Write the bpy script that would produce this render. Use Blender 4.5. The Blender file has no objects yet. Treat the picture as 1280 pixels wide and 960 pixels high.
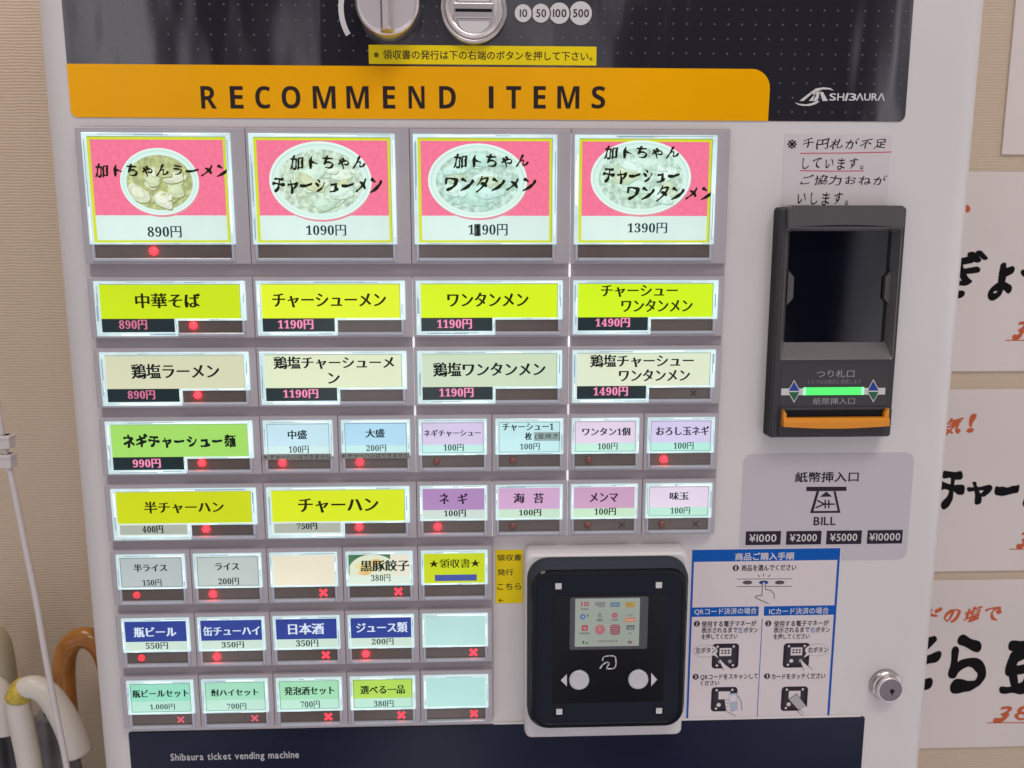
import bpy, math, random
from mathutils import Matrix, Vector
from mathutils.geometry import delaunay_2d_cdt
random.seed(7)
SC = bpy.context.scene
COL = SC.collection
Z0 = 1250.0            # height of the button grid's centre above the floor, mm
FOC = 1000.0 / 1280.0  # focal length / picture width

# ------------------------------------------------------------------ camera
ROT = ((0.99936744, 0.00059414, -0.03555792), (-0.00615943, 0.98764124, -0.15661046), (0.03502542, 0.15673041, 0.98702016))
CAM = (40.206, -118.766, -479.741)   # right, down, into the machine (mm, from the grid's centre)
def w2b(v): return Vector((v[0], v[2], -v[1]))
cam = bpy.data.objects.new('camera', bpy.data.cameras.new('camera'))
COL.objects.link(cam)
cx, cy, cz = w2b(ROT[0]), w2b([-c for c in ROT[1]]), w2b([-c for c in ROT[2]])
mw = Matrix((cx, cy, cz)).transposed().to_4x4()
p = w2b(CAM); mw.translation = Vector((p.x, p.y, p.z + Z0)) * .001
cam.matrix_world = mw
cam.data.sensor_width = 36; cam.data.lens = 36 * FOC
cam.data.clip_start = .01; cam.data.clip_end = 60
cam.data.dof.use_dof = True; cam.data.dof.focus_distance = .487; cam.data.dof.aperture_fstop = 20.0
SC.camera = cam

# ------------------------------------------------------------------ world: a dim shop interior all round
wd = bpy.data.worlds.new('World'); SC.world = wd; wd.use_nodes = True
N = wd.node_tree.nodes; L = wd.node_tree.links
N.clear()
def nn(t, **k):
    n = N.new(t)
    for a, b in k.items(): setattr(n, a, b)
    return n
tc = nn('ShaderNodeTexCoord'); mp = nn('ShaderNodeMapping'); mp.inputs['Scale'].default_value = (3.2, 3.2, .5)
L.new(tc.outputs['Generated'], mp.inputs['Vector'])
nz = nn('ShaderNodeTexNoise'); nz.inputs['Scale'].default_value = 2.6; nz.inputs['Detail'].default_value = 2; nz.inputs['Distortion'].default_value = .35
L.new(mp.outputs[0], nz.inputs['Vector'])
r1 = nn('ShaderNodeValToRGB'); L.new(nz.outputs['Fac'], r1.inputs[0])
e = r1.color_ramp.elements
e[0].position = .36; e[0].color = (.02, .018, .02, 1); e[1].position = .64; e[1].color = (2.6, 2.5, 2.6, 1)
x = e.new(.44); x.color = (.10, .06, .065, 1); x = e.new(.50); x.color = (.70, .67, .74, 1); x = e.new(.57); x.color = (1.5, 1.45, 1.55, 1)
sp = nn('ShaderNodeSeparateXYZ'); L.new(tc.outputs['Generated'], sp.inputs[0])
r2 = nn('ShaderNodeValToRGB'); L.new(sp.outputs['Z'], r2.inputs[0])
e = r2.color_ramp.elements
e[0].position = .45; e[0].color = (0, 0, 0, 1); e[1].position = .75; e[1].color = (1, 1, 1, 1)
mx = nn('ShaderNodeMixRGB'); L.new(r2.outputs[0], mx.inputs[0]); L.new(r1.outputs[0], mx.inputs[1]); mx.inputs[2].default_value = (.52, .49, .47, 1)
bg = nn('ShaderNodeBackground'); bg.inputs[1].default_value = .56
mr0 = nn('ShaderNodeMapRange'); mr0.inputs['From Min'].default_value = -.95; mr0.inputs['From Max'].default_value = -.40; mr0.inputs['To Min'].default_value = .25; mr0.inputs['To Max'].default_value = 1.
L.new(sp.outputs['X'], mr0.inputs['Value'])          # unseen left side made dimmer, so less light comes from there
sc0 = nn('ShaderNodeVectorMath', operation='SCALE'); L.new(mx.outputs[0], sc0.inputs[0]); L.new(mr0.outputs[0], sc0.inputs['Scale']); L.new(sc0.outputs[0], bg.inputs[0])
wo = nn('ShaderNodeOutputWorld'); L.new(bg.outputs[0], wo.inputs[0])

# ------------------------------------------------------------------ lamps: the shop's ceiling tubes
def area(name, loc, target, sx, sy, power, col):
    d = bpy.data.lights.new(name, 'AREA'); d.shape = 'RECTANGLE'; d.size = sx; d.size_y = sy; d.energy = power; d.color = col
    o = bpy.data.objects.new(name, d); COL.objects.link(o); o.location = loc
    o.rotation_euler = (Vector(target) - Vector(loc)).to_track_quat('-Z', 'Y').to_euler()
area('ceiling_light', (.55, -1.25, 3.1), (.05, 0, 1.2), 1.3, .5, 15, (1, .95, .90))
area('wall_light', (-.50, .0, 2.35), (-.32, .2, 1.5), .5, .12, 3.2, (1, .90, .76))
SC.view_settings.view_transform = 'Standard'; SC.view_settings.look = 'None'
SC.view_settings.exposure = .18; SC.view_settings.gamma = 1

# ------------------------------------------------------------------ materials
def lin(c): return tuple(((v / 255) / 12.92 if v <= 10 else (((v / 255) + .055) / 1.055) ** 2.4) for v in c)
MATS = {}
def mat(name, base, rough=.5, metal=0., coat=0., bump=None, emit=None, es=1., mottle=0., mscale=60., spec=.5):
    if name in MATS: return MATS[name]
    m = bpy.data.materials.new(name); m.use_nodes = True
    T = m.node_tree; b = T.nodes['Principled BSDF']
    b.inputs['Base Color'].default_value = (*base, 1); b.inputs['Roughness'].default_value = rough
    b.inputs['Metallic'].default_value = metal; b.inputs['Coat Weight'].default_value = coat; b.inputs['Coat Roughness'].default_value = .03
    b.inputs['Specular IOR Level'].default_value = spec
    tx = T.nodes.new('ShaderNodeTexCoord')
    if emit:
        b.inputs['Emission Strength'].default_value = es; b.inputs['Emission Color'].default_value = (*emit, 1)
    if mottle:
        no = T.nodes.new('ShaderNodeTexNoise'); no.inputs['Scale'].default_value = mscale; no.inputs['Detail'].default_value = 3
        T.links.new(tx.outputs['Object'], no.inputs['Vector'])
        mr = T.nodes.new('ShaderNodeMapRange'); mr.inputs['From Min'].default_value = .3; mr.inputs['From Max'].default_value = .7
        mr.inputs['To Min'].default_value = 1 - mottle; mr.inputs['To Max'].default_value = 1 + mottle * .35
        T.links.new(no.outputs['Fac'], mr.inputs['Value'])
        if emit:
            mu = T.nodes.new('ShaderNodeMath'); mu.operation = 'MULTIPLY'; mu.inputs[1].default_value = es
            T.links.new(mr.outputs[0], mu.inputs[0]); T.links.new(mu.outputs[0], b.inputs['Emission Strength'])
        else:
            vm = T.nodes.new('ShaderNodeVectorMath'); vm.operation = 'SCALE'; vm.inputs[0].default_value = base
            T.links.new(mr.outputs[0], vm.inputs['Scale']); T.links.new(vm.outputs[0], b.inputs['Base Color'])
    if bump:
        sc_, st, dist = bump[:3]
        no = T.nodes.new('ShaderNodeTexNoise'); no.inputs['Scale'].default_value = sc_; no.inputs['Detail'].default_value = 2
        if len(bump) > 3:
            mpn = T.nodes.new('ShaderNodeMapping'); mpn.inputs['Scale'].default_value = bump[3]; T.links.new(tx.outputs['Object'], mpn.inputs['Vector']); T.links.new(mpn.outputs[0], no.inputs['Vector'])
        else: T.links.new(tx.outputs['Object'], no.inputs['Vector'])
        bp = T.nodes.new('ShaderNodeBump'); bp.inputs['Strength'].default_value = st; bp.inputs['Distance'].default_value = dist
        T.links.new(no.outputs['Fac'], bp.inputs['Height']); T.links.new(bp.outputs[0], b.inputs['Normal'])
    MATS[name] = m
    return m
def lit(rgb, k=1.0, mottle=.14, ms=17., rough=.25):
    """backlit printed film: gives off light in its own colour, with the unevenness of the tubes behind it"""
    c = lin(rgb)
    return mat('backlit_%d_%d_%d_%d_%d_%d' % (*rgb, int(k * 100), int(mottle * 100), int(ms)), tuple(v * .08 for v in c), rough, emit=c, es=k * .86, mottle=mottle, mscale=ms, spec=.3)
M_white = mat('white_paint', (.735, .69, .682), .36, bump=(900, .06, .0004), mottle=.05, mscale=9)
M_mauve = mat('mauve_plastic', (.47, .425, .455), .3, mottle=.05, mscale=30)
M_base = mat('channel_plastic', (.38, .33, .35), .4, mottle=.06, mscale=25)
M_film = mat('dark_film', (.024, .023, .031), .025, bump=(24, .6, .0016, (1, 1, .25)), spec=.6, coat=.45)
M_film2 = mat('lower_film', (.008, .011, .034), .2, bump=(9, .2, .003), spec=.22)
M_dot = mat('grey_dot', (.12, .117, .13), .35)
M_orange = mat('orange_film', (1.0, .45, .001), .2, bump=(22, .4, .0012, (1, 1, .3)), mottle=.06, mscale=12, spec=.15)
M_ink = mat('dark_ink', (.02, .018, .022), .4, spec=.08)
M_brown = mat('brown_ink', (.035, .024, .024), .3, spec=.08)
M_print = mat('green_black_ink', (.012, .022, .02), .4, spec=.08)
M_yell = mat('yellow_label', (.92, .70, .010), .4, spec=.12, mottle=.05, mscale=30)
M_pale = mat('pale_print', (.70, .66, .66), .4)
M_chrome = mat('chrome', (.86, .79, .78), .3, metal=1)
M_satin = mat('satin_steel', (.60, .55, .55), .28, metal=1)
M_dsteel = mat('lock_steel', (.20, .17, .19), .25, metal=1)
M_black = mat('black_plastic', (.004, .004, .006), .4, spec=.2)
M_gloss = mat('gloss_black', (.002, .002, .005), .2, spec=.25)
M_navy = mat('navy_plastic', (.006, .009, .020), .4, spec=.2)
M_grey = mat('grey_plastic', (.095, .088, .090), .36, bump=(600, .05, .0004))
M_grey2 = mat('light_grey_plastic', (.16, .15, .15), .2)
M_dgrey = mat('dark_grey_plastic', (.056, .052, .058), .45, spec=.25, bump=(700, .05, .0004))
M_glass = mat('dark_glass', (.003, .004, .010), .05, bump=(10, .25, .002, (1, 1, .4)), spec=.42)
M_win = mat('lamp_window', (.165, .13, .115), .16, mottle=.4, mscale=16)  # mottle paints patchy reflections into the window's colour
M_led = mat('lamp_red', (.4, .02, .02), .25, emit=(1, .0058, .0095), es=13)
M_led2 = mat('lamp_red_weak', (.3, .04, .04), .25, emit=(1, .03, .05), es=1.0)
M_ledoff = mat('lamp_unlit', (.24, .085, .07), .25)
M_x = mat('cross_red', (.4, .02, .03), .3, emit=(1, .008, .015), es=8)
M_x2 = mat('cross_weak', (.3, .08, .10), .3, emit=lin((225, 85, 100)), es=.7)
M_xoff = mat('cross_unlit', (.045, .036, .033), .3)
M_acr = mat('lit_acrylic', (.30, .34, .36), .12, emit=lin((208, 236, 238)), es=.74, mottle=.32, mscale=38)
M_acr2 = mat('clear_acrylic', (.44, .44, .49), .16, emit=lin((140, 150, 170)), es=.12, mottle=.4, mscale=60)
M_line = mat('fine_outline', (.02, .07, .08), .4)
M_edge = mat('insert_edge', (.05, .09, .09), .3, emit=lin((120, 140, 96)), es=.5)
M_leak = mat('light_gap', (.5, .5, .5), .4, emit=lin((235, 232, 242)), es=.8, mottle=.4, mscale=60)
M_red = mat('red_pen', (.62, .045, .08), .6)
M_vermil = mat('vermilion_ink', (.56, .10, .03), .7)
M_brush = mat('brush_ink', (.008, .007, .008), .7, spec=.08)
M_blue = mat('blue_print', (.004, .105, .46), .4, spec=.1)
M_paper = mat('white_paper', (.76, .67, .68), .5, mottle=.04, mscale=9)
M_note = mat('taped_paper', (.70, .64, .655), .3, bump=(30, .3, .001), mottle=.05, mscale=20)
M_poster = mat('poster_paper', (.72, .645, .615), .75, bump=(14, .25, .003), mottle=.05, mscale=6)
M_sign = mat('sign_film', (.57, .515, .555), .3)
M_signink = mat('sign_ink', (.035, .025, .04), .4, spec=.08)
M_amber = mat('amber_plastic', (.80, .28, .008), .3)
M_grn = mat('green_bar', (.05, .4, .1), .3, emit=lin((70, 235, 95)), es=1.0, mottle=.15, mscale=60)
M_grn2 = mat('green_bar_end', (.3, .6, .4), .3, emit=lin((130, 250, 165)), es=1.0)
M_btn = mat('white_button', (.62, .60, .64), .3)

# ------------------------------------------------------------------ measuring: a point of the photograph on a plane at depth y
def on(px, py, y=0.):
    a, b = (px - 640) / 1000, (py - 480) / 1000
    d = [ROT[0][i] * a + ROT[1][i] * b + ROT[2][i] for i in range(3)]
    t = (y - CAM[2]) / d[2]
    return CAM[0] + t * d[0], -(CAM[1] + t * d[1])
def box(x0, y0, x1, y1, y=0.):
    """photo box -> (x0, x1, z0, z1) in mm on the plane at depth y"""
    xm, ym = (x0 + x1) / 2, (y0 + y1) / 2
    return on(x0, ym, y)[0], on(x1, ym, y)[0], on(xm, y1, y)[1], on(xm, y0, y)[1]

# ------------------------------------------------------------------ mesh builder (millimetres)
class MB:
    def __init__(s): s.v = []; s.f = []; s.m = []; s.mats = []; s.smooth = set()
    def mi(s, m):
        if m not in s.mats: s.mats.append(m)
        return s.mats.index(m)
    def add(s, vs, fs, m, smooth=False):
        b = len(s.v); s.v += vs; k = s.mi(m)
        for f in fs:
            if smooth: s.smooth.add(len(s.f))
            s.f.append([b + i for i in f]); s.m.append(k)
    def flat(s, pts, y, m): s.add([(a, y, b) for a, b in pts], [list(range(len(pts)))], m)
    def rect(s, bx, y, m): x0, x1, z0, z1 = bx; s.flat([(x0, z0), (x1, z0), (x1, z1), (x0, z1)], y, m)
    def loft(s, rings, ms, cap0=True, cap1=True, smooth=False):
        """rings: list of (points, y) back to front, points counter-clockwise seen from the front"""
        n = len(rings[0][0]); vs = []; 
        for pts, y in rings:
            vs += [(q[0], y if y is not None else q[2], q[1]) for q in pts]
        b = len(s.v); s.v += vs
        if not isinstance(ms, (list, tuple)): ms = [ms] * (len(rings) + 1)
        for r in range(len(rings) - 1):
            k = s.mi(ms[r])
            for i in range(n):
                j = (i + 1) % n
                if smooth: s.smooth.add(len(s.f))
                s.f.append([b + r * n + i, b + r * n + j, b + (r + 1) * n + j, b + (r + 1) * n + i]); s.m.append(k)
        if cap0: s.f.append([b + i for i in range(n)][::-1]); s.m.append(s.mi(ms[0]))
        if cap1: s.f.append([b + (len(rings) - 1) * n + i for i in range(n)]); s.m.append(s.mi(ms[-1]))
    def rbox(s, bx, yb, yf, m, r=1., bev=.5, n=4, mf=None):
        x0, x1, z0, z1 = bx; R = []
        R.append((rr(bx, r, n), yb)); R.append((rr(bx, r, n), yf + bev))
        for a in (30, 60, 90):
            q = bev * (1 - math.cos(math.radians(a))); 
            R.append((rr((x0 + q, x1 - q, z0 + q, z1 - q), max(r - q, .05), n), yf + bev * (1 - math.sin(math.radians(a)))))
        s.loft(R, [m] * 4 + [mf or m])
    def tube(s, pts, rad, m, n=14):
        P = [Vector(q) for q in pts]; vs = []; fs = []
        if not isinstance(rad, (list, tuple)): rad = [rad] * len(P)
        up = Vector((0, 1, 0))
        for i, q in enumerate(P):
            t = (P[min(i + 1, len(P) - 1)] - P[max(i - 1, 0)]).normalized()
            a = t.cross(up); a = a.normalized() if a.length > 1e-4 else Vector((1, 0, 0)); c = a.cross(t).normalized()
            for k in range(n):
                g = 2 * math.pi * k / n; w = q + (a * math.cos(g) + c * math.sin(g)) * rad[i]; vs.append(tuple(w))
        for i in range(len(P) - 1):
            for k in range(n):
                j = (k + 1) % n; fs.append([i * n + k, i * n + j, (i + 1) * n + j, (i + 1) * n + k])
        fs.append(list(range(n))[::-1]); fs.append([(len(P) - 1) * n + k for k in range(n)])
        s.add(vs, fs, m, True)
    def build(s, name, parent=None, label=None, cat=None, group=None, kind=None, weld=False):
        me = bpy.data.meshes.new(name)
        xs = [[v[i] for v in s.v] for i in range(3)]
        c = [(min(a) + max(a)) / 2 for a in xs]
        me.from_pydata([tuple((v[i] - c[i]) * .001 for i in range(3)) for v in s.v], [], s.f)
        for m in s.mats: me.materials.append(m)
        for i, pl in enumerate(me.polygons): pl.material_index = s.m[i]; pl.use_smooth = i in s.smooth
        me.update()
        o = bpy.data.objects.new(name, me); COL.objects.link(o)
        wl = Vector((c[0], c[1], c[2] + Z0)) * .001
        o['_w'] = tuple(wl)
        if parent: o.parent = parent; o.location = wl - Vector(parent['_w'])
        else: o.location = wl
        tag(o, label, cat, group, kind)
        return o
def tag(o, label=None, cat=None, group=None, kind=None):
    for k, v in (('label', label), ('category', cat), ('group', group), ('kind', kind)):
        if v: o[k] = v
def empty(name, x, y, z, label, cat, group=None):
    o = bpy.data.objects.new(name, None); COL.objects.link(o); o.empty_display_size = .05
    o.location = Vector((x, y, z + Z0)) * .001; o['_w'] = tuple(o.location); tag(o, label, cat, group); return o
def rr(bx, r, n=4):
    x0, x1, z0, z1 = bx; r = min(r, (x1 - x0) / 2, (z1 - z0) / 2); o = []
    for cxx, czz, a0 in ((x1 - r, z0 + r, -90), (x1 - r, z1 - r, 0), (x0 + r, z1 - r, 90), (x0 + r, z0 + r, 180)):
        for k in range(n + 1):
            a = math.radians(a0 + 90 * k / n); o.append((cxx + r * math.cos(a), czz + r * math.sin(a)))
    return o
def ell(cx_, cz_, rx, rz=None, n=36, a0=0): 
    rz = rx if rz is None else rz
    return [(cx_ + rx * math.cos(a0 + 2 * math.pi * k / n), cz_ + rz * math.sin(a0 + 2 * math.pi * k / n)) for k in range(n)]
def inset(bx, d): return bx[0] + d, bx[1] - d, bx[2] + d, bx[3] - d
def stroke(pts, w):
    """ribbon quads along 2-D points"""
    out = []
    for i in range(len(pts) - 1):
        (a, b), (c, d) = pts[i], pts[i + 1]; l = math.hypot(c - a, d - b) or 1; nx, nz = -(d - b) / l * w / 2, (c - a) / l * w / 2
        ex, ez = (c - a) / l * w * .3, (d - b) / l * w * .3
        out.append([(a - nx - ex, b - nz - ez), (c - nx + ex, d - nz + ez), (c + nx + ex, d + nz + ez), (a + nx - ex, b + nz - ez)])
    return out

# ------------------------------------------------------------------ lettering as mesh
RAW = {}
def raw(c):
    if c in RAW: return RAW[c]
    cu = bpy.data.curves.new('t', 'FONT'); cu.body = c; cu.resolution_u = 3
    o = bpy.data.objects.new('t', cu); COL.objects.link(o); me = o.to_mesh()
    key = {}; vs = []; mp_ = []
    for v in me.vertices:
        k = (round(v.co.x, 4), round(v.co.y, 4))
        if k not in key: key[k] = len(vs); vs.append([v.co.x, v.co.y])
        mp_.append(key[k])
    fs = []
    for pl in me.polygons:
        f = [mp_[i] for i in pl.vertices]
        ar_ = sum(vs[f[i - 1]][0] * vs[f[i]][1] - vs[f[i]][0] * vs[f[i - 1]][1] for i in range(len(f)))
        if len(set(f)) > 2 and abs(ar_) > 1e-9: fs.append(f if ar_ > 0 else f[::-1])
    o.to_mesh_clear(); bpy.data.objects.remove(o); bpy.data.curves.remove(cu)
    ed = set()
    for f in fs:
        for i in range(len(f)): ed.add((f[i], f[(i + 1) % len(f)]))
    bd = [q for q in ed if (q[1], q[0]) not in ed]
    RAW[c] = (vs, fs, bd); return RAW[c]
def hsh(x, y, s):
    return math.sin(x * 7.1 + s * 3.7) * math.cos(y * 6.3 - s * 2.1)
GL = {}
def glyph(c, style):
    if (c, style) in GL: return GL[(c, style)]
    vs, fs, bd = raw(c); vs = [list(v) for v in vs]; fs = [list(f) for f in fs]
    latin = ord(c) < 0x2000 or ord(c) > 0x1D000
    wx, wy = {'gothic': (.0, .0), 'bold': (.026, .022), 'semi': (.014, .012), 'mincho': (.030, -.006), 'minb': (.050, .007), 'brush': (.030, .022), 'fat': (.055, .055), 'hand': (.008, .006), 'cond': (.028, .024), 'serif': (-.010, -.004), 'logo': (.02, .012)}[style]
    if latin and style in ('mincho', 'minb'): wx, wy = (.008, .004) if style == 'mincho' else (.014, .008)
    nrm = [[0, 0] for _ in vs]; nxt = {}; prv = {}
    for a, b in bd:
        dx, dy = vs[b][0] - vs[a][0], vs[b][1] - vs[a][1]; l = math.hypot(dx, dy) or 1e-6
        nxt[a] = b; prv[b] = a
        for k in (a, b): nrm[k][0] += dy / l; nrm[k][1] += -dx / l
    ex = []
    if style in ('mincho', 'minb') and not latin:
        for a, b in bd:
            dx, dy = vs[b][0] - vs[a][0], vs[b][1] - vs[a][1]; l = math.hypot(dx, dy)
            if .035 < l < .11 and dy / l > .9 and a in prv and b in nxt:
                q, r = prv[a], nxt[b]
                d1 = (vs[a][0] - vs[q][0], vs[a][1] - vs[q][1]); d2 = (vs[r][0] - vs[b][0], vs[r][1] - vs[b][1])
                if d1[0] > .13 and abs(d1[1]) < .2 * d1[0] and d2[0] < -.13 and abs(d2[1]) < .2 * -d2[0]: ex.append(tuple(vs[b]))
    sd = ord(c) % 17
    if style in ('brush', 'hand', 'fat'):                # rounded, swelling strokes: cut the outline's corners, move it, fill it again
        loops = []; left = {}
        for a, b in bd: left.setdefault(a, []).append(b)
        while left:
            a = next(iter(left)); lp_ = []; pv = None
            while a in left:
                lp_.append(tuple(vs[a])); c_ = left[a]
                if len(c_) > 1 and pv is not None:       # two outlines touch here: stay on this one (sharpest left turn)
                    d0 = math.atan2(vs[a][1] - vs[pv][1], vs[a][0] - vs[pv][0])
                    c_.sort(key=lambda k: (math.atan2(vs[k][1] - vs[a][1], vs[k][0] - vs[a][0]) - d0 + math.pi) % (2 * math.pi))
                b = c_.pop()
                if not c_: del left[a]
                pv, a = a, b
            if len(lp_) > 2: loops.append(lp_)
        done = []
        for lp_ in loops:
            q_ = []
            for i, a in enumerate(lp_):
                b = lp_[(i + 1) % len(lp_)]; k = max(1, int(math.hypot(b[0] - a[0], b[1] - a[1]) / .07))
                q_ += [(a[0] + (b[0] - a[0]) * t / k, a[1] + (b[1] - a[1]) * t / k) for t in range(k)]
            for _ in range(2):
                q_ = [pt for i, a in enumerate(q_) for b in (q_[(i + 1) % len(q_)],) for pt in ((a[0] * .75 + b[0] * .25, a[1] * .75 + b[1] * .25), (a[0] * .25 + b[0] * .75, a[1] * .25 + b[1] * .75))]
            o_ = []; n_ = len(q_)
            for i, a in enumerate(q_):
                b, d = q_[i - 2], q_[(i + 2) % n_]; dx, dy = d[0] - b[0], d[1] - b[1]; l = math.hypot(dx, dy) or 1e-6; nx, ny = dy / l, -dx / l
                h = hsh(a[0], a[1], sd); g = hsh(a[0] * 2.7 + 1, a[1] * 2.3, sd + 1)
                w = {'brush': (.044 + .046 * h + .014 * g) * (.72 if len(bd) > 45 else 1), 'fat': (.050 + .030 * h + .010 * g) * (.6 if len(bd) > 85 else 1), 'hand': .010 + .012 * h}[style]
                o_.append((a[0] + nx * w, a[1] + ny * w * (.8 if style == 'brush' else 1)))
            done.append(o_)
        pv_ = []; pe_ = []
        for o_ in done:
            b0 = len(pv_); pv_ += [Vector((a[0] * 100, a[1] * 100)) for a in o_]; pe_ += [(b0 + k, b0 + (k + 1) % len(o_)) for k in range(len(o_))]
        ov, oe, of = delaunay_2d_cdt(pv_, pe_, [], 0, 1e-4)[:3]
        vs = [[a.x / 100, a.y / 100] for a in ov]; fs = []
        def wind(px, py):
            w = 0
            for o_ in done:
                for i in range(len(o_)):
                    (ax, ay), (bx_, by) = o_[i - 1], o_[i]
                    if (ay <= py) != (by <= py):
                        xx = ax + (py - ay) / (by - ay) * (bx_ - ax)
                        if xx > px: w += 1 if by > ay else -1
            return w
        for t in of:
            if wind(sum(vs[k][0] for k in t) / 3, sum(vs[k][1] for k in t) / 3) > 0: fs.append(list(t))
        fs = [t if (vs[t[1]][0] - vs[t[0]][0]) * (vs[t[2]][1] - vs[t[0]][1]) - (vs[t[2]][0] - vs[t[0]][0]) * (vs[t[1]][1] - vs[t[0]][1]) > 0 else t[::-1] for t in fs]
        nrm = []
    for i, (nx, ny) in enumerate(nrm):
        l = math.hypot(nx, ny)
        if l < 1e-6: continue
        nx /= l; ny /= l; ax, ay = wx, wy
        vs[i][0] += nx * ax; vs[i][1] += ny * ay
    for X, Y in ex:
        b = len(vs); vs += [[X - .15, Y + wy - .002], [X + .02, Y + wy - .002], [X - .035, Y + .075]]; fs.append([b, b + 1, b + 2])
    rnd = random.Random(ord(c) * 3 + 1)
    if style in ('brush', 'hand', 'fat'):
        a = rnd.uniform(-.09, .09); k = {'brush': rnd.uniform(.80, 1.02), 'hand': rnd.uniform(.82, 1.0), 'fat': rnd.uniform(.9, 1.)}[style]; sh = {'brush': .16, 'hand': .12, 'fat': .03}[style]
        for v in vs:
            x_, y_ = v[0] - .5, v[1] - .36
            y_ += .055 * math.sin(x_ * 4.2 + rnd.random() * 0 + sd) * (1 if style != 'fat' else .7) + (.12 * x_ if style != 'fat' else .05 * x_)
            x_ += sh * y_ + .03 * math.sin(y_ * 6 + sd)
            v[0], v[1] = .5 + k * (x_ * math.cos(a) - y_ * math.sin(a)), .36 + k * (x_ * math.sin(a) + y_ * math.cos(a))
    GL[(c, style)] = (vs, fs, latin); return GL[(c, style)]
SERIF = {str(i): chr(0x1D7CE + i) for i in range(10)}
SANSB = {chr(65 + i): chr(0x1D5D4 + i) for i in range(26)}; SANSB.update({str(i): chr(0x1D7EC + i) for i in range(10)})
def layout(s, style, track=0.):
    pen = 0.; V = []; F = []
    for c in s:
        if c in ' \u3000': pen += .35 if c == ' ' else .9; continue
        if style in ('mincho', 'minb', 'serif'): c = SERIF.get(c, c)
        if style == 'sansb': c = SANSB.get(c, c)
        vs, fs, latin = glyph(c, 'gothic' if style == 'sansb' else style)
        if not vs: continue
        x0, x1 = min(v[0] for v in vs), max(v[0] for v in vs); b = len(V)
        if latin: off = pen + .045 - x0; adv = x1 - x0 + .09
        else: off = pen; adv = 1.
        V += [(v[0] + off, v[1]) for v in vs]; F += [[b + i for i in f] for f in fs]; pen += adv + track
    return V, F
def text(mb, s, bx, y, m, style='gothic', track=0., mode='box', slant=0.):
    V, F = layout(s, style, track)
    if slant: V = [(a + slant * b, b) for a, b in V]
    x0, x1 = min(v[0] for v in V), max(v[0] for v in V); z0, z1 = min(v[1] for v in V), max(v[1] for v in V)
    kx, kz = (bx[1] - bx[0]) / (x1 - x0), (bx[3] - bx[2]) / (z1 - z0)
    if mode == 'w': kz = kx
    zc = (bx[2] + bx[3]) / 2 - (z0 + z1) / 2 * kz
    mb.add([(bx[0] + (a - x0) * kx, y, zc + b * kz) for a, b in V], F, m)
def ptext(mb, s, pb, y, m, style='gothic', **k): text(mb, s, box(*pb, y), y, m, style, **k)

# ================================================================== WALL BEHIND
WY = 220.
mw_ = bpy.data.materials.new('woven_wallpaper'); mw_.use_nodes = True
T = mw_.node_tree; b = T.nodes['Principled BSDF']; b.inputs['Roughness'].default_value = .85
tx = T.nodes.new('ShaderNodeTexCoord'); mpp = T.nodes.new('ShaderNodeMapping'); mpp.inputs['Scale'].default_value = (120, 1, 520)
T.links.new(tx.outputs['Object'], mpp.inputs['Vector'])
n1 = T.nodes.new('ShaderNodeTexNoise'); n1.inputs['Scale'].default_value = 1.0; n1.inputs['Detail'].default_value = 2; T.links.new(mpp.outputs[0], n1.inputs['Vector'])
wv = T.nodes.new('ShaderNodeTexWave'); wv.wave_type = 'BANDS'; wv.bands_direction = 'Z'; wv.inputs['Scale'].default_value = 128; wv.inputs['Distortion'].default_value = 3.2; wv.inputs['Detail'].default_value = 3; wv.inputs['Detail Scale'].default_value = .55
T.links.new(tx.outputs['Object'], wv.inputs['Vector'])
ad = T.nodes.new('ShaderNodeMath'); ad.operation = 'ADD'; T.links.new(n1.outputs['Fac'], ad.inputs[0]); T.links.new(wv.outputs['Fac'], ad.inputs[1])
cr = T.nodes.new('ShaderNodeMapRange'); cr.inputs['From Max'].default_value = 2; cr.inputs['To Min'].default_value = .96; cr.inputs['To Max'].default_value = 1.05; T.links.new(ad.outputs[0], cr.inputs['Value'])
vm = T.nodes.new('ShaderNodeVectorMath'); vm.operation = 'SCALE'; vm.inputs[0].default_value = (.60, .475, .355); T.links.new(cr.outputs[0], vm.inputs['Scale']); T.links.new(vm.outputs[0], b.inputs['Base Color'])
bp = T.nodes.new('ShaderNodeBump'); bp.inputs['Strength'].default_value = .24; bp.inputs['Distance'].default_value = .0012; T.links.new(ad.outputs[0], bp.inputs['Height']); T.links.new(bp.outputs[0], b.inputs['Normal'])
q = MB(); q.rbox((-1100, 1300, -Z0, 1000), WY + 60, WY, mw_, .5, .3)
q.build('wall', None, 'beige woven wallpaper wall behind the ticket machine', 'wall', kind='structure')

# ================================================================== THE MACHINE
root = empty('ticket_vending_machine', 63, 95, -Z0, 'white ticket vending machine with rows of backlit yellow and pastel menu buttons', 'vending machine')
CY = 7.                                       # cabinet front
q = MB(); XL, XR, ZB, ZT = -215., 341., -Z0, 470.
prof = []                                     # plan outline, rounded front corners
for k in range(9):
    a = math.radians(90 * k / 8); prof.append((XL + 22 - 22 * math.cos(a), CY + 16 - 16 * math.sin(a)))
for k in range(9):
    a = math.radians(90 * k / 8); prof.append((XR - 22 + 22 * math.sin(a), CY + 16 - 16 * math.cos(a)))
prof += [(XR, 195), (XL, 195)]
n = len(prof); vs = [(a, c, ZB) for a, c in prof] + [(a, c, ZT) for a, c in prof]
q.add(vs, [[i, (i + 1) % n, n + (i + 1) % n, n + i] for i in range(n)], M_white, True)
q.add(vs, [list(range(n))[::-1], [n + i for i in range(n)]], M_white)
q.build('cabinet', root)
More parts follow.
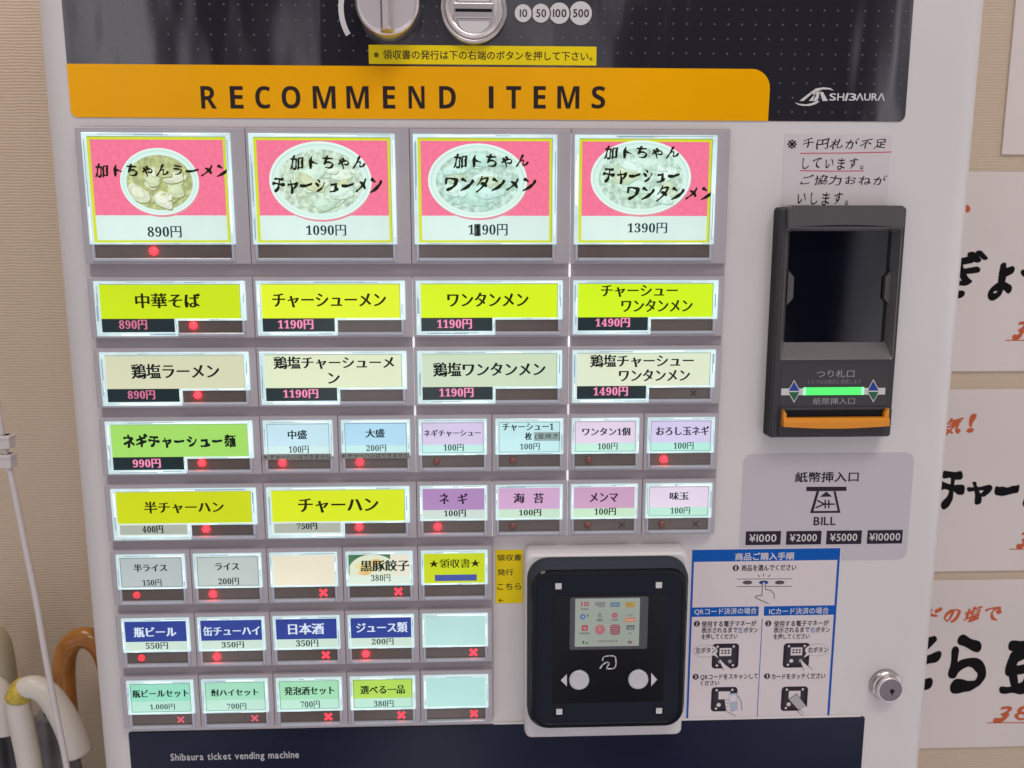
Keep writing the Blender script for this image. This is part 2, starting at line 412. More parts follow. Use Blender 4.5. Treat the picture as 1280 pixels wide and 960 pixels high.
# --- top fascia: dark dotted film with the orange band
fy = CY - .5
fx0, fx1, fz0 = -195.6, 291.7, on(640, 149.5, fy)[1]
q = MB(); q.rbox((fx0, fx1, fz0, 340), CY, fy, M_film, 4, .25)
dx = on(800 + 140 / 2.667, 112, fy)[0] - on(800, 112, fy)[0]; dx = 8.02; dz = 8.1
gx0, gz0 = on(975, 104, fy)[0], on(975, 104, fy)[1]
kn = on(487.4, 12, fy); cs = on(592.5, 13, fy)
for i in range(-60, 10):
    for j in range(-3, 17):
        X, Z = gx0 + i * dx, gz0 + j * dz
        if not (fx0 + 4 < X < fx1 - 3 and fz0 + 3 < Z < 330): continue
        if Z < on(640, 76, fy)[1] and X < on(966, 110, fy)[0]: continue
        if math.hypot(X - cs[0], Z - cs[1]) < 21: continue
        q.flat(ell(X, Z, .55, n=8), fy - .06, M_dot)
# printed arc beside the knob, coin discs
q_arc = [(kn[0] + 27.5 * math.cos(math.radians(a)), kn[1] + 27.5 * math.sin(math.radians(a))) for a in range(150, 209, 6)]
ar = [(kn[0] + r * math.cos(math.radians(a)), kn[1] + r * math.sin(math.radians(a))) for r, rng in ((29.2, range(150, 212, 3)), (26.2, range(210, 147, -3))) for a in rng]
for i in range(len(ar) // 2 - 1): q.flat([ar[i], ar[i + 1], ar[-2 - i], ar[-1 - i]], fy - .10, M_pale)
for k, (c, px, r) in enumerate((('500', 725.8, 14.2), ('100', 699.2, 12.7), ('50', 676., 11.2), ('10', 653.9, 10.6))):
    X, Z = on(px, 16.6, fy); R = r * .455
    q.flat(ell(X, Z, R + .8), fy - .10 - k * .05, M_film); q.flat(ell(X, Z, R), fy - .12 - k * .05, M_pale)
    w = {'10': 9.5, '50': 12.5, '100': 17, '500': 20}[c] * .455 / 1.0 / 2
    text(q, c, (X - w + .2, X + w + .2, Z - 2.2, Z + 2.2), fy - .30, M_signink, 'semi')
# maker's mark
def lp(x, y): return on(950 + x / 5.333, 90 + y / 5.333, fy)
for poly in ([(232, 203), (262, 212), (305, 216), (345, 208), (370, 195), (398, 195), (372, 214), (330, 226), (285, 226), (250, 217)],
             [(262, 193), (330, 140), (352, 140), (290, 193)], [(325, 193), (362, 150), (378, 150), (352, 193)],
             [(330, 140), (372, 110), (425, 102), (470, 108), (492, 124), (455, 116), (415, 116), (380, 132), (362, 150)],
             [(368, 134), (398, 132), (384, 193), (352, 193)], [(398, 132), (420, 134), (452, 193), (416, 193)]):
    q.flat([lp(*c) for c in poly][::-1], fy - .12, M_pale)
for s_, a, c in (('S', 462, 508), ('H', 515, 562), ('3', 592, 642), ('Λ', 640, 692), ('U', 694, 738), ('R', 744, 784), ('Λ', 784, 834)):
    ptext(q, s_, (950 + a / 5.333, 116.6, 950 + c / 5.333, 125.8), fy - .12, M_pale, 'logo')
q.flat([lp(*c) for c in ((563, 193), (577, 193), (592, 140), (578, 140))], fy - .12, M_pale)
fascia = q.build('fascia_panel', root)
q = MB(); X0, X1 = on(86, 116, fy)[0], on(962, 116, fy)[0]; Zt, Zb = on(520, 83, fy)[1], fz0 + .0
X0 = fx0 + .0
pts = [(X0 + 3, Zb), (X1 - .2, Zb)]
for k in range(9):
    a = math.radians(90 * k / 8); pts.append((X1 - 11 + 11 * math.cos(a), Zt - 11 + 11 * math.sin(a)))
pts += [(X0, Zt), (X0, Zb + 3), (X0 + 1, Zb + 1)]
q.loft([(pts, fy - .02), (pts, fy - .10)], M_orange)
for c, a, b_ in (('R', 251, 270.5), ('E', 287.5, 304), ('C', 319, 338), ('O', 352, 375.5), ('M', 391, 419.5), ('M', 433, 461), ('E', 478.6, 494), ('N', 510.6, 530.8), ('D', 549, 569.8), ('I', 611, 617), ('T', 632.8, 651.4), ('E', 667, 682.2), ('M', 696.6, 724.3), ('S', 739.5, 756.6)):
    if c == 'I': q.rect(box(a, 107.8, b_, 135.6, fy), fy - .16, M_brown)
    else: ptext(q, c, (a, 107.6, b_, 135.8), fy - .16, M_brown, 'sansb')
q.build('title_band', fascia)
# --- receipt notice strip
q = MB(); q.rbox(box(461, 57.3, 745.5, 81, fy), fy, fy - .35, M_yell, .3, .05)
ptext(q, '※領収書の発行は下の右端のボタンを押して下さい。', (467, 63.2, 740.5, 75), fy - .40, M_brown, 'semi')
q.build('notice_strip', root, 'yellow strip sticker with one black line of writing')
# --- return lever knob and coin slot
def disc(mb, c, prof_, m, n=48, smooth=True):
    mb.loft([(ell(c[0], c[1], max(r, .01), n=n), y) for r, y in prof_], m, True, True, smooth)
q = MB(); disc(q, kn, [(17.4, fy), (17.4, -1), (17.8, -6), (17.8, -8), (16.8, -9.2), (15.5, -9.6)], M_chrome)
q.build('return_lever', root)
lv = [o for o in root.children if o.name == 'return_lever'][0]
q = MB(); bx = (kn[0] - 2.8, kn[0] + 3.0, kn[1] - 17, kn[1] + 17)
q.loft([(rr((bx[0] - 1.2, bx[1] + 1.2, bx[2], bx[3]), 2, 3), -9.4), (rr(bx, 2, 3), -12), (rr((bx[0] + .3, bx[1] - .3, bx[2], bx[3]), 1.6, 3), -17), (rr((bx[0] + 1.3, bx[1] - 1.3, bx[2] + .6, bx[3] - .6), 1, 3), -18.4)], M_chrome)
q.build('grip', lv)
q = MB(); disc(q, cs, [(19.0, fy), (19.0, 3.2), (18.4, 2.4), (17.4, 2.2), (16.6, 3.0)], M_satin)
cslot = q.build('coin_slot', root)
q = MB(); disc(q, cs, [(16.8, 3.0), (16.4, 1.6), (15.2, .6), (14.2, .9), (13.2, 1.6), (12.6, 1.7)], M_chrome); q.build('slot_dish', cslot)
q = MB(); s0, s1 = on(569, 13.8, 1)[0], on(615, 13.8, 1)[0]; sz = on(592, 13.8, 1)[1]
q.rbox((s0 - 1, s1 + 1, sz - 4.2, sz + 4.2), 1.7, -.4, M_satin, .8, .6); q.rbox((s0, s1, sz - .85, sz + .85), -.4, -.5, M_black, .1, .02)
for sg in (-1, 1):
    arc = [(cs[0] + 10.2 * math.cos(math.radians(a)) * (1 if sg < 0 else 1), sz + sg * 4.6 + sg * 8.2 * math.sin(math.radians(a))) for a in range(0, 181, 12)]
    if sg < 0: arc = arc[::-1]
    q.loft([(arc, 1.7), (arc, .9)], M_satin)
    q.flat([(cs[0] + (a - cs[0]) * .86, sz + sg * 5.2 + (c - sz - sg * 4.6) * .82) for a, c in arc], .8, M_pale)
q.build('slot_plate', cslot)

# ------------------------------------------------------------------ button rows
U, RV = 47., 41.99
def gx(u): return (u - 4) * U
def gz(v): return -(v - 4.5) * RV
HY = 1.2            # front of the mauve housings
q = MB(); q.rbox((gx(0) - 3.0, gx(7.93) + 1.5, gz(5.72) - 3.4, gz(0) + 4.2), CY, 4.2, M_base, 1, .4)
q.rbox((gx(0) - 3.0, gx(4.93) + 1.5, gz(8.77) - 1.6, gz(5.72) - 3.5), CY, 4.2, M_base, 1, .4)
for u, v0, v1 in ((6, 0, 5.8), (4, 2, 4), (5, 5, 5.8), (4, 4, 4.8)):
    q.rbox((gx(u) - 2.05 - .55, gx(u) - 2.05 + .55, gz(v1), gz(v0) + 1), 4.2, 2.2, M_leak, .1, .1)
q.build('button_backplate', root)
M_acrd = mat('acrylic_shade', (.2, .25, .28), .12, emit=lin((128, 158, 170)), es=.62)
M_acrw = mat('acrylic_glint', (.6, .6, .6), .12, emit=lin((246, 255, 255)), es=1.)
SR = random.Random(21)
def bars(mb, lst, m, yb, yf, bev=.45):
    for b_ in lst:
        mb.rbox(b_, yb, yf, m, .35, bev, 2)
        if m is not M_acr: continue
        w, h_ = b_[1] - b_[0], b_[3] - b_[2]; up = h_ > w; l, t = (h_, w) if up else (w, h_)     # streaks of shade and glint painted along the lit edge
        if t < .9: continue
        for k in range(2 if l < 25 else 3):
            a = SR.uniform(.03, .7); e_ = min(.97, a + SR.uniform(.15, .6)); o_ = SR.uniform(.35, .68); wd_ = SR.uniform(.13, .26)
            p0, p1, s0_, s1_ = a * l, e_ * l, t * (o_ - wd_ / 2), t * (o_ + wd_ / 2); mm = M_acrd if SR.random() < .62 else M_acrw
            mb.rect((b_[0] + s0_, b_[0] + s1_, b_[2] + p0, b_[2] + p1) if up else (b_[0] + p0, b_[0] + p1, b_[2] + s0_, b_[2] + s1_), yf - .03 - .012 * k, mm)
K = (23, 38, 36)
YG = (208, 232, 18)
def blobs(mb, cxx, czz, rx, rz, n, cols, y, sd):
    """a printed photo of a full bowl: noodle strands, then pale slices, each over its own darker rim"""
    r_ = random.Random(sd); k = 0
    for _ in range(46):
        a = r_.uniform(0, 6.28); d = math.sqrt(r_.random()) * .66; X, Z = cxx + rx * d * math.cos(a), czz + rz * d * math.sin(a); g = r_.uniform(0, 3.14); l = r_.uniform(.10, .2)
        pts = [(X + rx * l * t * math.cos(g) - rz * .05 * math.sin(3 * t + a) * math.sin(g), Z + rz * l * t * math.sin(g) + rz * .05 * math.sin(3 * t + a) * math.cos(g)) for t in (-1, -.5, 0, .5, 1)]
        for s_ in stroke(pts, .42): mb.flat(s_, y - .001 - .0004 * k, lit(cols[5 + k % 2], 1, .2, 200)); k += 1
    def lump(X, Z, sx, sz, rot, y_, m, ph):
        o_ = []
        for i in range(28):
            g = i * math.pi / 14; w = 1 + .13 * math.sin(2 * g + ph) + .09 * math.sin(3 * g + 2 * ph) + .04 * math.sin(5 * g + ph)
            a, c = sx * w * math.cos(g), sz * w * math.sin(g); o_.append((X + a * math.cos(rot) - c * math.sin(rot), Z + a * math.sin(rot) + c * math.cos(rot)))
        mb.flat(o_, y_, m)
    for q_ in range(n):
        a = q_ * 2.4 + sd; d = .15 + .55 * ((q_ * .618 + sd * .37) % 1); X, Z = cxx + rx * d * math.cos(a), czz + rz * d * math.sin(a)
        big = q_ % 3 != 2; sx, sz, rot, ph = rx * (r_.uniform(.22, .34) if big else r_.uniform(.07, .12)), rz * (r_.uniform(.17, .26) if big else r_.uniform(.07, .12)), r_.uniform(-.6, .6), r_.uniform(0, 6)
        yy = y - .045 - .004 * q_
        lump(X + .35, Z - .55, sx * 1.04, sz * 1.06, rot, yy, lit(cols[4], 1, .2, 200), ph); lump(X, Z, sx, sz, rot, yy - .001, lit(cols[q_ % 4], 1, .26, 330), ph)
        lump(X - sx * .15, Z + sz * .2, sx * .6, sz * .5, rot, yy - .002, lit(tuple(min(255, c + 9) for c in cols[q_ % 4]), 1, .1, 240), ph + 1)
def lamp(par, X, Z, y, state, r=2.25):
    if state == 'off': return
    m = {'on': M_led, 'weak': M_led2, 'dim': M_ledoff}[state]
    q = MB(); disc(q, (X, Z), [(r, y), (r * .97, y - .5), (r * .8, y - 1.0), (r * .5, y - 1.4), (r * .2, y - 1.55)], m, 20)
    q.build('indicator_lamp', par)
def cross(par, X, Z, y, state):
    q = MB(); r = 1.75; m = {'on': M_x, 'weak': M_x2, 'unlit': M_xoff}[state]
    for k, a in enumerate(((-1, -1, 1, 1), (-1, 1, 1, -1))):
        for s_ in stroke([(X + r * a[0], Z + r * a[1]), (X + r * a[2], Z + r * a[3])], 1.25 if state != 'unlit' else .7): q.flat(s_, y - .12 - .03 * k, m)
    q.build('cross_mark', par)
def housing(u, v, wu, hmm, label, left, right, z_up=2.4, z_dn=1.4):
    q = MB(); X0, X1 = gx(u) - (4.0 if left else 2.4 - .45), gx(u + wu) - (2.4 - (.2 if not right else 0) + .0) + (0 if not right else 0)
    q.rbox((X0, X1, gz(v) - hmm - z_dn, gz(v) + z_up), 4.2, HY, M_mauve, .7, .6)
    return q.build('menu_button', root, label), X1
def small(u, v, bands, texts, led, xst, label, outline=True, extra=None, left=False, right=False):
    h, X1 = housing(u, v, 1, 32.2, label, left, right)
    x0, z1 = gx(u), gz(v); x1 = x0 + 41.8; z0 = z1 - (32.9 if v == 8 else 32.3); zc = z1 - (22.9 if v == 8 else 22.5)      # zc: bottom of the card frame
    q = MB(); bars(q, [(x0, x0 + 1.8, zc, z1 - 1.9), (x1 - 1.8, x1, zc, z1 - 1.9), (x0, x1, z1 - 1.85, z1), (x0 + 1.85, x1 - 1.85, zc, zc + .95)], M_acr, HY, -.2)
    q.build('lit_frame', h)
    q = MB(); bars(q, [(x0 + .6, x0 + 1.9, z0, zc - .05), (x1 - 1.9, x1 - .6, z0, zc - .05), ], M_acr2, HY, -.1); q.rbox((x0 + 1.95, x1 - 1.95, z0, z0 + 2.0), HY, -1.3, M_acr2, .3, 1.0)
    q.build('clear_cover', h)
    c = (x0 + 1.8, x1 - 1.8, zc + .95, z1 - 1.85); y = .75
    q = MB(); q.rbox((c[0], c[1], c[2], c[3]), HY, y, lit(bands[0][1]), .1, .02)
    for k, (fr, col) in enumerate(bands[1:]): q.rect((c[0], c[1], c[2], c[3] - (c[3] - c[2]) * fr), y - .03 - .02 * k, lit(col))
    if outline:
        o = inset(c, .4)
        bars_ = [(o[0], o[1], o[2], o[2] + .22), (o[0], o[1], o[3] - .22, o[3]), (o[0], o[0] + .22, o[2] + .22, o[3] - .22), (o[1] - .22, o[1], o[2] + .22, o[3] - .22)]
        for b_ in bars_: q.rect(b_, y - .12, M_line)
    for s_, pb, st, m in texts: ptext(q, s_, pb, y - .2, m, st)
    if extra: extra(q, c, y)
    q.build('menu_card', h)
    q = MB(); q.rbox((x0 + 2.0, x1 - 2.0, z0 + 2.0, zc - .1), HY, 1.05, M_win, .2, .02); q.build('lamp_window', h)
    zl = z0 + 2 + 3.2
    lamp(h, x0 + .257 * 41.8, zl + .6, 1.0, led)
    if xst: cross(h, x0 + .775 * 41.8, zl + .3, 1.0, xst)
    return h
def large(u, v, col, texts, price, led, xst, label, pbg=(22, 38, 42), pcol=(255, 150, 190), left=False, right=False, pst='minb'):
    h, X1 = housing(u, v, 2, 32.4, label, left, right)
    x0, z1 = gx(u), gz(v); x1 = x0 + 87.6; z0 = z1 - 32.4; zc = z1 - 22.4; xm = x0 + 45.5
    q = MB(); bars(q, [(x0, x0 + 2.9, z0 + 2.35, z1 - 1.85), (x1 - 2.9, x1, zc - .9, z1 - 1.85), (x0, x1, z1 - 1.8, z1), (xm + 1.75, x1 - 2.95, zc - .9, zc + .3),
                       (xm, xm + 1.7, z0 + 2.35, zc + .3), (x0, xm + 1.7, z0, z0 + 2.3)], M_acr, HY, -.2)
    q.build('lit_frame', h)
    q = MB(); q.rbox((xm + 1.8, x1 - 1.2, z0, z0 + 2.0), HY, -1.3, M_acr2, .3, 1.0); bars(q, [(x1 - 2.6, x1 - .9, z0 + 2.05, zc - .95)], M_acr2, HY, -.1); q.build('clear_cover', h)
    c = (x0 + 2.9, x1 - 2.9, zc + .3, z1 - 1.8); y = .75
    q = MB(); q.rbox(c, HY, y, lit(col, 1, .06), .1, .02)
    for b_ in ((c[0], c[1], c[3] - .3, c[3]), (c[1] - .3, c[1], c[2], c[3] - .3)): q.rect(b_, y - .10, M_edge)
    for s_, pb, st, m in texts: ptext(q, s_, pb, y - .2, m, st)
    q.build('menu_card', h)
    q = MB(); pc = (x0 + 2.9, xm, z0 + 2.3, zc + .2)
    if sum(pbg) < 200: q.rbox(pc, HY, y, mat('price_film', lin(pbg), .2, emit=lin(pbg), es=.5, mottle=.3, mscale=40), .1, .02); pm = lit(pcol, 1, .15)
    else:
        q.rbox(pc, HY, y, lit((225, 238, 232)), .1, .02); q.rect(inset(pc, .9), y - .05, mat('grey_price', lin((120, 125, 110)), .4, emit=lin(pbg), es=.6)); pm = M_print
    ptext(q, price[0], price[1], y - .2, pm, pst); q.build('price_card', h)
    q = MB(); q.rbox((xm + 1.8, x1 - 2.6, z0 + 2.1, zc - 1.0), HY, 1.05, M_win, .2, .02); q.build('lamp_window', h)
    zl = z0 + 5.6
    lamp(h, x0 + .64 * 87.6, zl + .7, 1.0, led)
    if xst: cross(h, x0 + .855 * 87.6, zl, 1.0, xst)
    return h
def picture(u, bowl, soup, blob, texts, price, led, label, sd, left=False, right=False, extra=None):
    v = 0; h, X1 = housing(u, v, 2, 72.6, label, left, right, 3.2, 1.6)
    x0, z1 = gx(u), gz(v); x1 = x0 + 83.6; z0 = z1 - 72.6; zc = z1 - 62.8
    q = MB(); bars(q, [(x0, x0 + 2.6, zc, z1 - 2.05), (x1 - 2.6, x1, zc, z1 - 2.05), (x0, x1, z1 - 2., z1), (x0 + 2.65, x1 - 2.65, zc, zc + 1.1)], M_acr, HY, -.3); q.build('lit_frame', h)
    q = MB(); bars(q, [(x0 + .9, x0 + 2.4, z0, zc - .05), (x1 - 2.4, x1 - .9, z0, zc - .05), ], M_acr2, HY, -.2); q.rbox((x0 + 2.45, x1 - 2.45, z0, z0 + 2.0), HY, -1.3, M_acr2, .3, 1.0); q.build('clear_cover', h)
    c = (x0 + 2.6, x1 - 2.6, zc + 1.1, z1 - 2.0); y = .75; i = inset(c, 1.75)
    q = MB(); q.rbox(c, HY, y, lit((212, 222, 40), 1, .12), .1, .02)
    zs = c[2] + 15.5
    q.rect((i[0], i[1], zs, i[3]), y - .03, lit((246, 120, 152), 1, .12, 420)); q.rect((i[0], i[1], c[2] + 1.3, zs), y - .03, lit((216, 238, 230)))
    cxp, cyp, rx, ry = bowl; B = box(cxp - rx, cyp - ry, cxp + rx, cyp + ry, y); X, Z = (B[0] + B[1]) / 2, (B[2] + B[3]) / 2; RX, RZ = (B[1] - B[0]) / 2, (B[3] - B[2]) / 2
    q.flat(ell(X + .6, Z - 1.2, RX * .99, RZ * 1.0), y - .05, lit((238, 150, 165), .9)); q.flat(ell(X, Z, RX, RZ, 56), y - .06, lit((226, 247, 238), 1, .05)); q.flat(ell(X, Z, RX * .95, RZ * .94, 56), y - .065, lit((198, 232, 222), 1, .05))
    q.flat(ell(X, Z - .3, RX * .92, RZ * .91, 56), y - .067, lit((216, 244, 234), 1, .05))
    q.flat(ell(X, Z - .5, RX * .84, RZ * .82, 56), y - .07, lit(soup, 1, .5, 330))
    blobs(q, X, Z - .5, RX * .9, RZ * .88, 17, blob, y - .074, sd)
    for b_ in ((c[0], c[1], c[3] - .3, c[3]), (c[1] - .3, c[1], c[2], c[3] - .3)): q.rect(b_, y - .02, M_edge)
    for s_, pb, m in texts: ptext(q, s_, pb, y - .3, m, 'brush')
    ptext(q, price[0], price[1], y - .3, mat('price_ink', (.03, .06, .07), .4, spec=.08), 'mincho')
    if extra: extra(q, c, y)
    q.build('menu_card', h)
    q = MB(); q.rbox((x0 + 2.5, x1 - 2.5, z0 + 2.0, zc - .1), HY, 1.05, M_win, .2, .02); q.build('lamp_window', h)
    lamp(h, x0 + .43 * 83.6, z0 + 6.1, 1.0, led, 2.4)
    return h
DO = mat('olive_ink', (.018, .024, .006), .4, spec=.08)
WH = lit((215, 228, 245), 1.0, .05)
picture(0, (199.5, 226.9, 49.3, 42), (192, 202, 142), [(222, 232, 204), (208, 222, 180), (228, 238, 214), (196, 204, 150), (150, 158, 96), (206, 206, 130), (172, 176, 96)], [('加トちゃんラーメン', (118.4, 204.4, 287.5, 222.5), DO)], ('890円', (184.4, 282.7, 227, 297)), 'on', 'pink picture button with a bowl, priced 890円', 3, left=True)
picture(2, (400.5, 225.7, 64, 49), (214, 236, 214), [(214, 240, 222), (202, 230, 208), (226, 243, 224), (208, 220, 178), (168, 196, 166), (200, 216, 168), (182, 204, 160)], [('加トちゃん', (362, 194, 457, 213), DO), ('チャーシューメン', (340.3, 221.6, 478, 242.8), DO)], ('1090円', (382.5, 281, 432.7, 294.7)), 'off', 'pink picture button with a bowl, priced 1090円', 5)
def patch(q, c, y): q.rect(box(592.8, 280, 600.7, 295.2, y), y - .28, mat('grey_patch', lin((95, 105, 100)), .5)); ptext(q, '1', (594.6, 281, 599, 294.2), y - .36, M_print, 'minb')
picture(4, (597, 226, 62, 46.7), (200, 233, 219), [(204, 241, 230), (194, 233, 219), (214, 244, 234), (200, 220, 190), (164, 204, 188), (190, 222, 198), (174, 206, 184)], [('加トちゃん', (566.6, 192, 661, 211), DO), ('ワンタンメン', (556, 220, 670.6, 241), DO)], ('1190円', (585.3, 280, 634.6, 294.4)), 'off', 'pink picture button with a bowl, price corrected to 1190円', 8, extra=patch)
picture(6, (801, 221.9, 62.8, 46.6), (206, 236, 218), [(216, 244, 230), (206, 237, 220), (224, 246, 235), (206, 226, 194), (174, 208, 186), (202, 228, 196), (184, 212, 180)], [('加トちゃん', (755, 182, 849, 199.7), DO), ('チャーシュー', (753.4, 210, 849.6, 230.6), DO), ('ワンタンメン', (783.4, 231.6, 893, 252), DO)], ('1390円', (784.4, 278.4, 834, 291.6)), 'off', 'pink picture button with a bowl, priced 1390円', 11, right=True)
P = M_print; OB = mat('olive_black', (.03, .032, .004), .4, spec=.08)
large(0, 2, (203, 230, 20), [('中華そば', (168.8, 366.6, 250.6, 385.3), 'minb', OB)], ('890円', (148.7, 399.7, 184, 412)), 'on', None, 'yellow green button reading 中華そば', left=True, pcol=(214, 120, 150))
large(2, 2, (226, 244, 42), [('チャーシューメン', (340.3, 366.6, 482.8, 384.4), 'minb', OB)], ('1190円', (347.4, 399.4, 391.9, 411.6)), 'off', None, 'bright yellow button reading チャーシューメン')
large(4, 2, (214, 243, 24), [('ワンタンメン', (559, 365.6, 660.9, 383.4), 'minb', OB)], ('1190円', (546.3, 398.8, 590, 411)), 'off', None, 'yellow green button reading ワンタンメン')
large(6, 2, (208, 244, 26), [('チャーシュー', (751.2, 356.2, 847.2, 371.3), 'minb', OB), ('ワンタンメン', (776.5, 374, 866, 390), 'minb', OB)], ('1490円', (744.4, 397.5, 787.6, 409)), 'off', None, 'yellow green button reading チャーシューワンタンメン', right=True)
large(0, 3, (214, 216, 184), [('鶏塩ラーメン', (163.7, 454.7, 274.4, 473.4), 'minb', P)], ('890円', (159.6, 487.9, 194, 499.3)), 'on', None, 'cream button reading 鶏塩ラーメン', left=True, pcol=(214, 120, 150))
large(2, 3, (224, 234, 200), [('鶏塩チャーシューメ', (341.6, 445.3, 493, 461.2), 'minb', P), ('ン', (409.7, 466, 425, 479.6), 'minb', P)], ('1190円', (354, 486.6, 397.9, 497.8)), 'off', None, 'cream button reading 鶏塩チャーシューメン')
large(4, 3, (204, 221, 192), [('鶏塩ワンタンメン', (541, 452.8, 682, 470.6), 'minb', P)], ('1190円', (549, 484.9, 592, 496.5)), 'off', None, 'cream button reading 鶏塩ワンタンメン')
large(6, 3, (222, 232, 204), [('鶏塩チャーシュー', (737.5, 443, 867.4, 459), 'minb', P), ('ワンタンメン', (773.5, 461.6, 862.7, 476.6), 'minb', P)], ('1490円', (741.8, 483.4, 785, 495)), 'off', 'unlit', 'cream button reading 鶏塩チャーシューワンタンメン', right=True)
large(0, 4, (164, 221, 104), [('ネギチャーシュー麺', (154, 541.5, 295, 560), 'fat', P)], ('990円', (166, 573.7, 201, 585)), 'on', None, 'light green button reading ネギチャーシュー麺', left=True)
DT = mat('dark_teal_ink', (.02, .04, .06), .4, spec=.08); GT = mat('grey_teal_ink', (.06, .12, .14), .4, spec=.08)
def strip(pb):
    def f(q, c, y):
        yy = -.35; bx = box(*pb, yy); q.rbox(bx, -.28, yy, mat('grey_strip', (.16, .16, .15), .5, emit=lin((120, 122, 116)), es=.35), .1, .02)
        text(q, '※チャーハンはできません', (bx[0] + 1, bx[1] - .6, bx[2] + .5, bx[3] - .5), yy - .08, M_ink, 'gothic')
    return f
small(2, 4, [(0, (200, 234, 246)), (.72, (212, 240, 240))], [('中盛', (359.6, 537.7, 383.8, 549), 'minb', DT), ('100円', (361, 557.2, 386, 566.6), 'mincho', GT)], 'on', None, 'pale blue button 中盛 with a grey taped strip', extra=strip((328, 567.6, 414.5, 574.6)))
small(3, 4, [(0, (180, 224, 246)), (.72, (200, 238, 236))], [('大盛', (456.6, 536.2, 481, 547), 'minb', DT), ('200円', (457.9, 556, 482.8, 564.4), 'mincho', GT)], 'on', None, 'pale blue button 大盛 with a grey taped strip', extra=strip((425.5, 566, 512, 573)))
small(4, 4, [(0, (216, 204, 234)), (.72, (196, 238, 232))], [('ネギチャーシュー', (529.6, 537, 601, 545.6), 'minb', DT), ('100円', (554.4, 555, 579.7, 564), 'mincho', GT)], 'dim', None, 'lilac button reading ネギチャーシュー')
def patch2(q, c, y):
    bx = box(667.4, 540, 699.7, 551, y); q.rect(bx, y - .14, mat('grey_patch2', lin((140, 165, 160)), .5, emit=lin((140, 165, 160)), es=.4)); text(q, '(釜焼き', (bx[0] + .8, bx[1] - 1.2, bx[2] + .8, bx[3] - .7), y - .2, P, 'gothic')
    q.rect((bx[1] - .5, bx[1], bx[2], bx[3]), y - .2, P)
small(5, 4, [(0, (198, 238, 240))], [('チャーシュー1', (628, 529, 692, 538.5), 'minb', DT), ('枚', (656, 540.4, 665, 550.3), 'minb', DT), ('100円', (650, 554, 674.7, 562.5), 'mincho', GT)], 'dim', None, 'pale cyan button reading チャーシュー1枚', extra=patch2)
small(6, 4, [(0, (232, 214, 236)), (.71, (196, 240, 222))], [('ワンタン1個', (727.7, 534.4, 788, 544.7), 'minb', DT), ('100円', (747.2, 553.5, 772, 562.5), 'mincho', GT)], 'dim', None, 'pale pink button reading ワンタン1個')
small(7, 4, [(0, (216, 206, 240)), (.71, (184, 236, 222))], [('おろし玉ネギ', (820, 532.9, 886.6, 544), 'minb', DT), ('100円', (842, 552.7, 867, 561.6), 'mincho', GT)], 'on', None, 'lilac button reading おろし玉ネギ', right=True)
large(0, 5, (204, 216, 22), [('半チャーハン', (180, 626.6, 280, 641.6), 'minb', OB)], ('400円', (177.8, 657, 204, 666.6)), 'on', None, 'yellow button reading 半チャーハン', left=True, pbg=(176, 184, 172), pst='minb')
large(2, 5, (216, 232, 26), [('チャーハン', (372.7, 622.5, 473.4, 640.7), 'minb', OB)], ('750円', (371, 653.4, 396.6, 662)), 'on', None, 'bright yellow button reading チャーハン', pbg=(170, 182, 170), pst='minb')
PU = mat('plum_ink', (.03, .015, .04), .4, spec=.08)
small(4, 5, [(0, (178, 138, 190)), (.70, (206, 222, 212))], [('ネ', (549, 616.9, 561.5, 630), 'minb', PU), ('ギ', (572, 616.9, 584.7, 630), 'minb', PU), ('100円', (555, 637.5, 582.5, 646), 'minb', DT)], 'on', None, 'purple button reading ネギ', outline=False)
small(5, 5, [(0, (212, 170, 208)), (.70, (200, 228, 204))], [('海', (641.6, 616.5, 656, 629), 'minb', PU), ('苔', (666.9, 616.5, 679.6, 629), 'minb', PU), ('100円', (648.7, 636.6, 676.6, 645), 'minb', DT)], 'dim', None, 'pink lilac button reading 海苔', outline=False)
small(6, 5, [(0, (206, 162, 196)), (.70, (200, 232, 200))], [('メンマ', (737, 616, 772.7, 627.6), 'minb', PU), ('100円', (743, 635, 770, 644), 'minb', DT)], 'dim', 'unlit', 'dusty pink button reading メンマ', outline=False)
small(7, 5, [(0, (232, 216, 236)), (.70, (188, 234, 214))], [('味玉', (837, 615, 861, 625), 'minb', DT), ('100円', (838, 634, 862.7, 642.6), 'mincho', GT)], 'dim', 'unlit', 'pale pink button reading 味玉', right=True)
small(0, 6, [(0, (184, 194, 194))], [('半ライス', (167, 705, 209, 714.7), 'minb', P), ('150円', (178, 724.4, 202, 732.6), 'mincho', P)], 'weak', None, 'grey button reading 半ライス', left=True)
small(1, 6, [(0, (192, 202, 198))], [('ライス', (269, 703.5, 299, 712.7), 'minb', P), ('200円', (273, 722.4, 298.7, 731), 'mincho', P)], 'on', None, 'grey button reading ライス')
small(2, 6, [(0, (238, 230, 205))], [], 'off', 'on', 'blank cream button', outline=False)
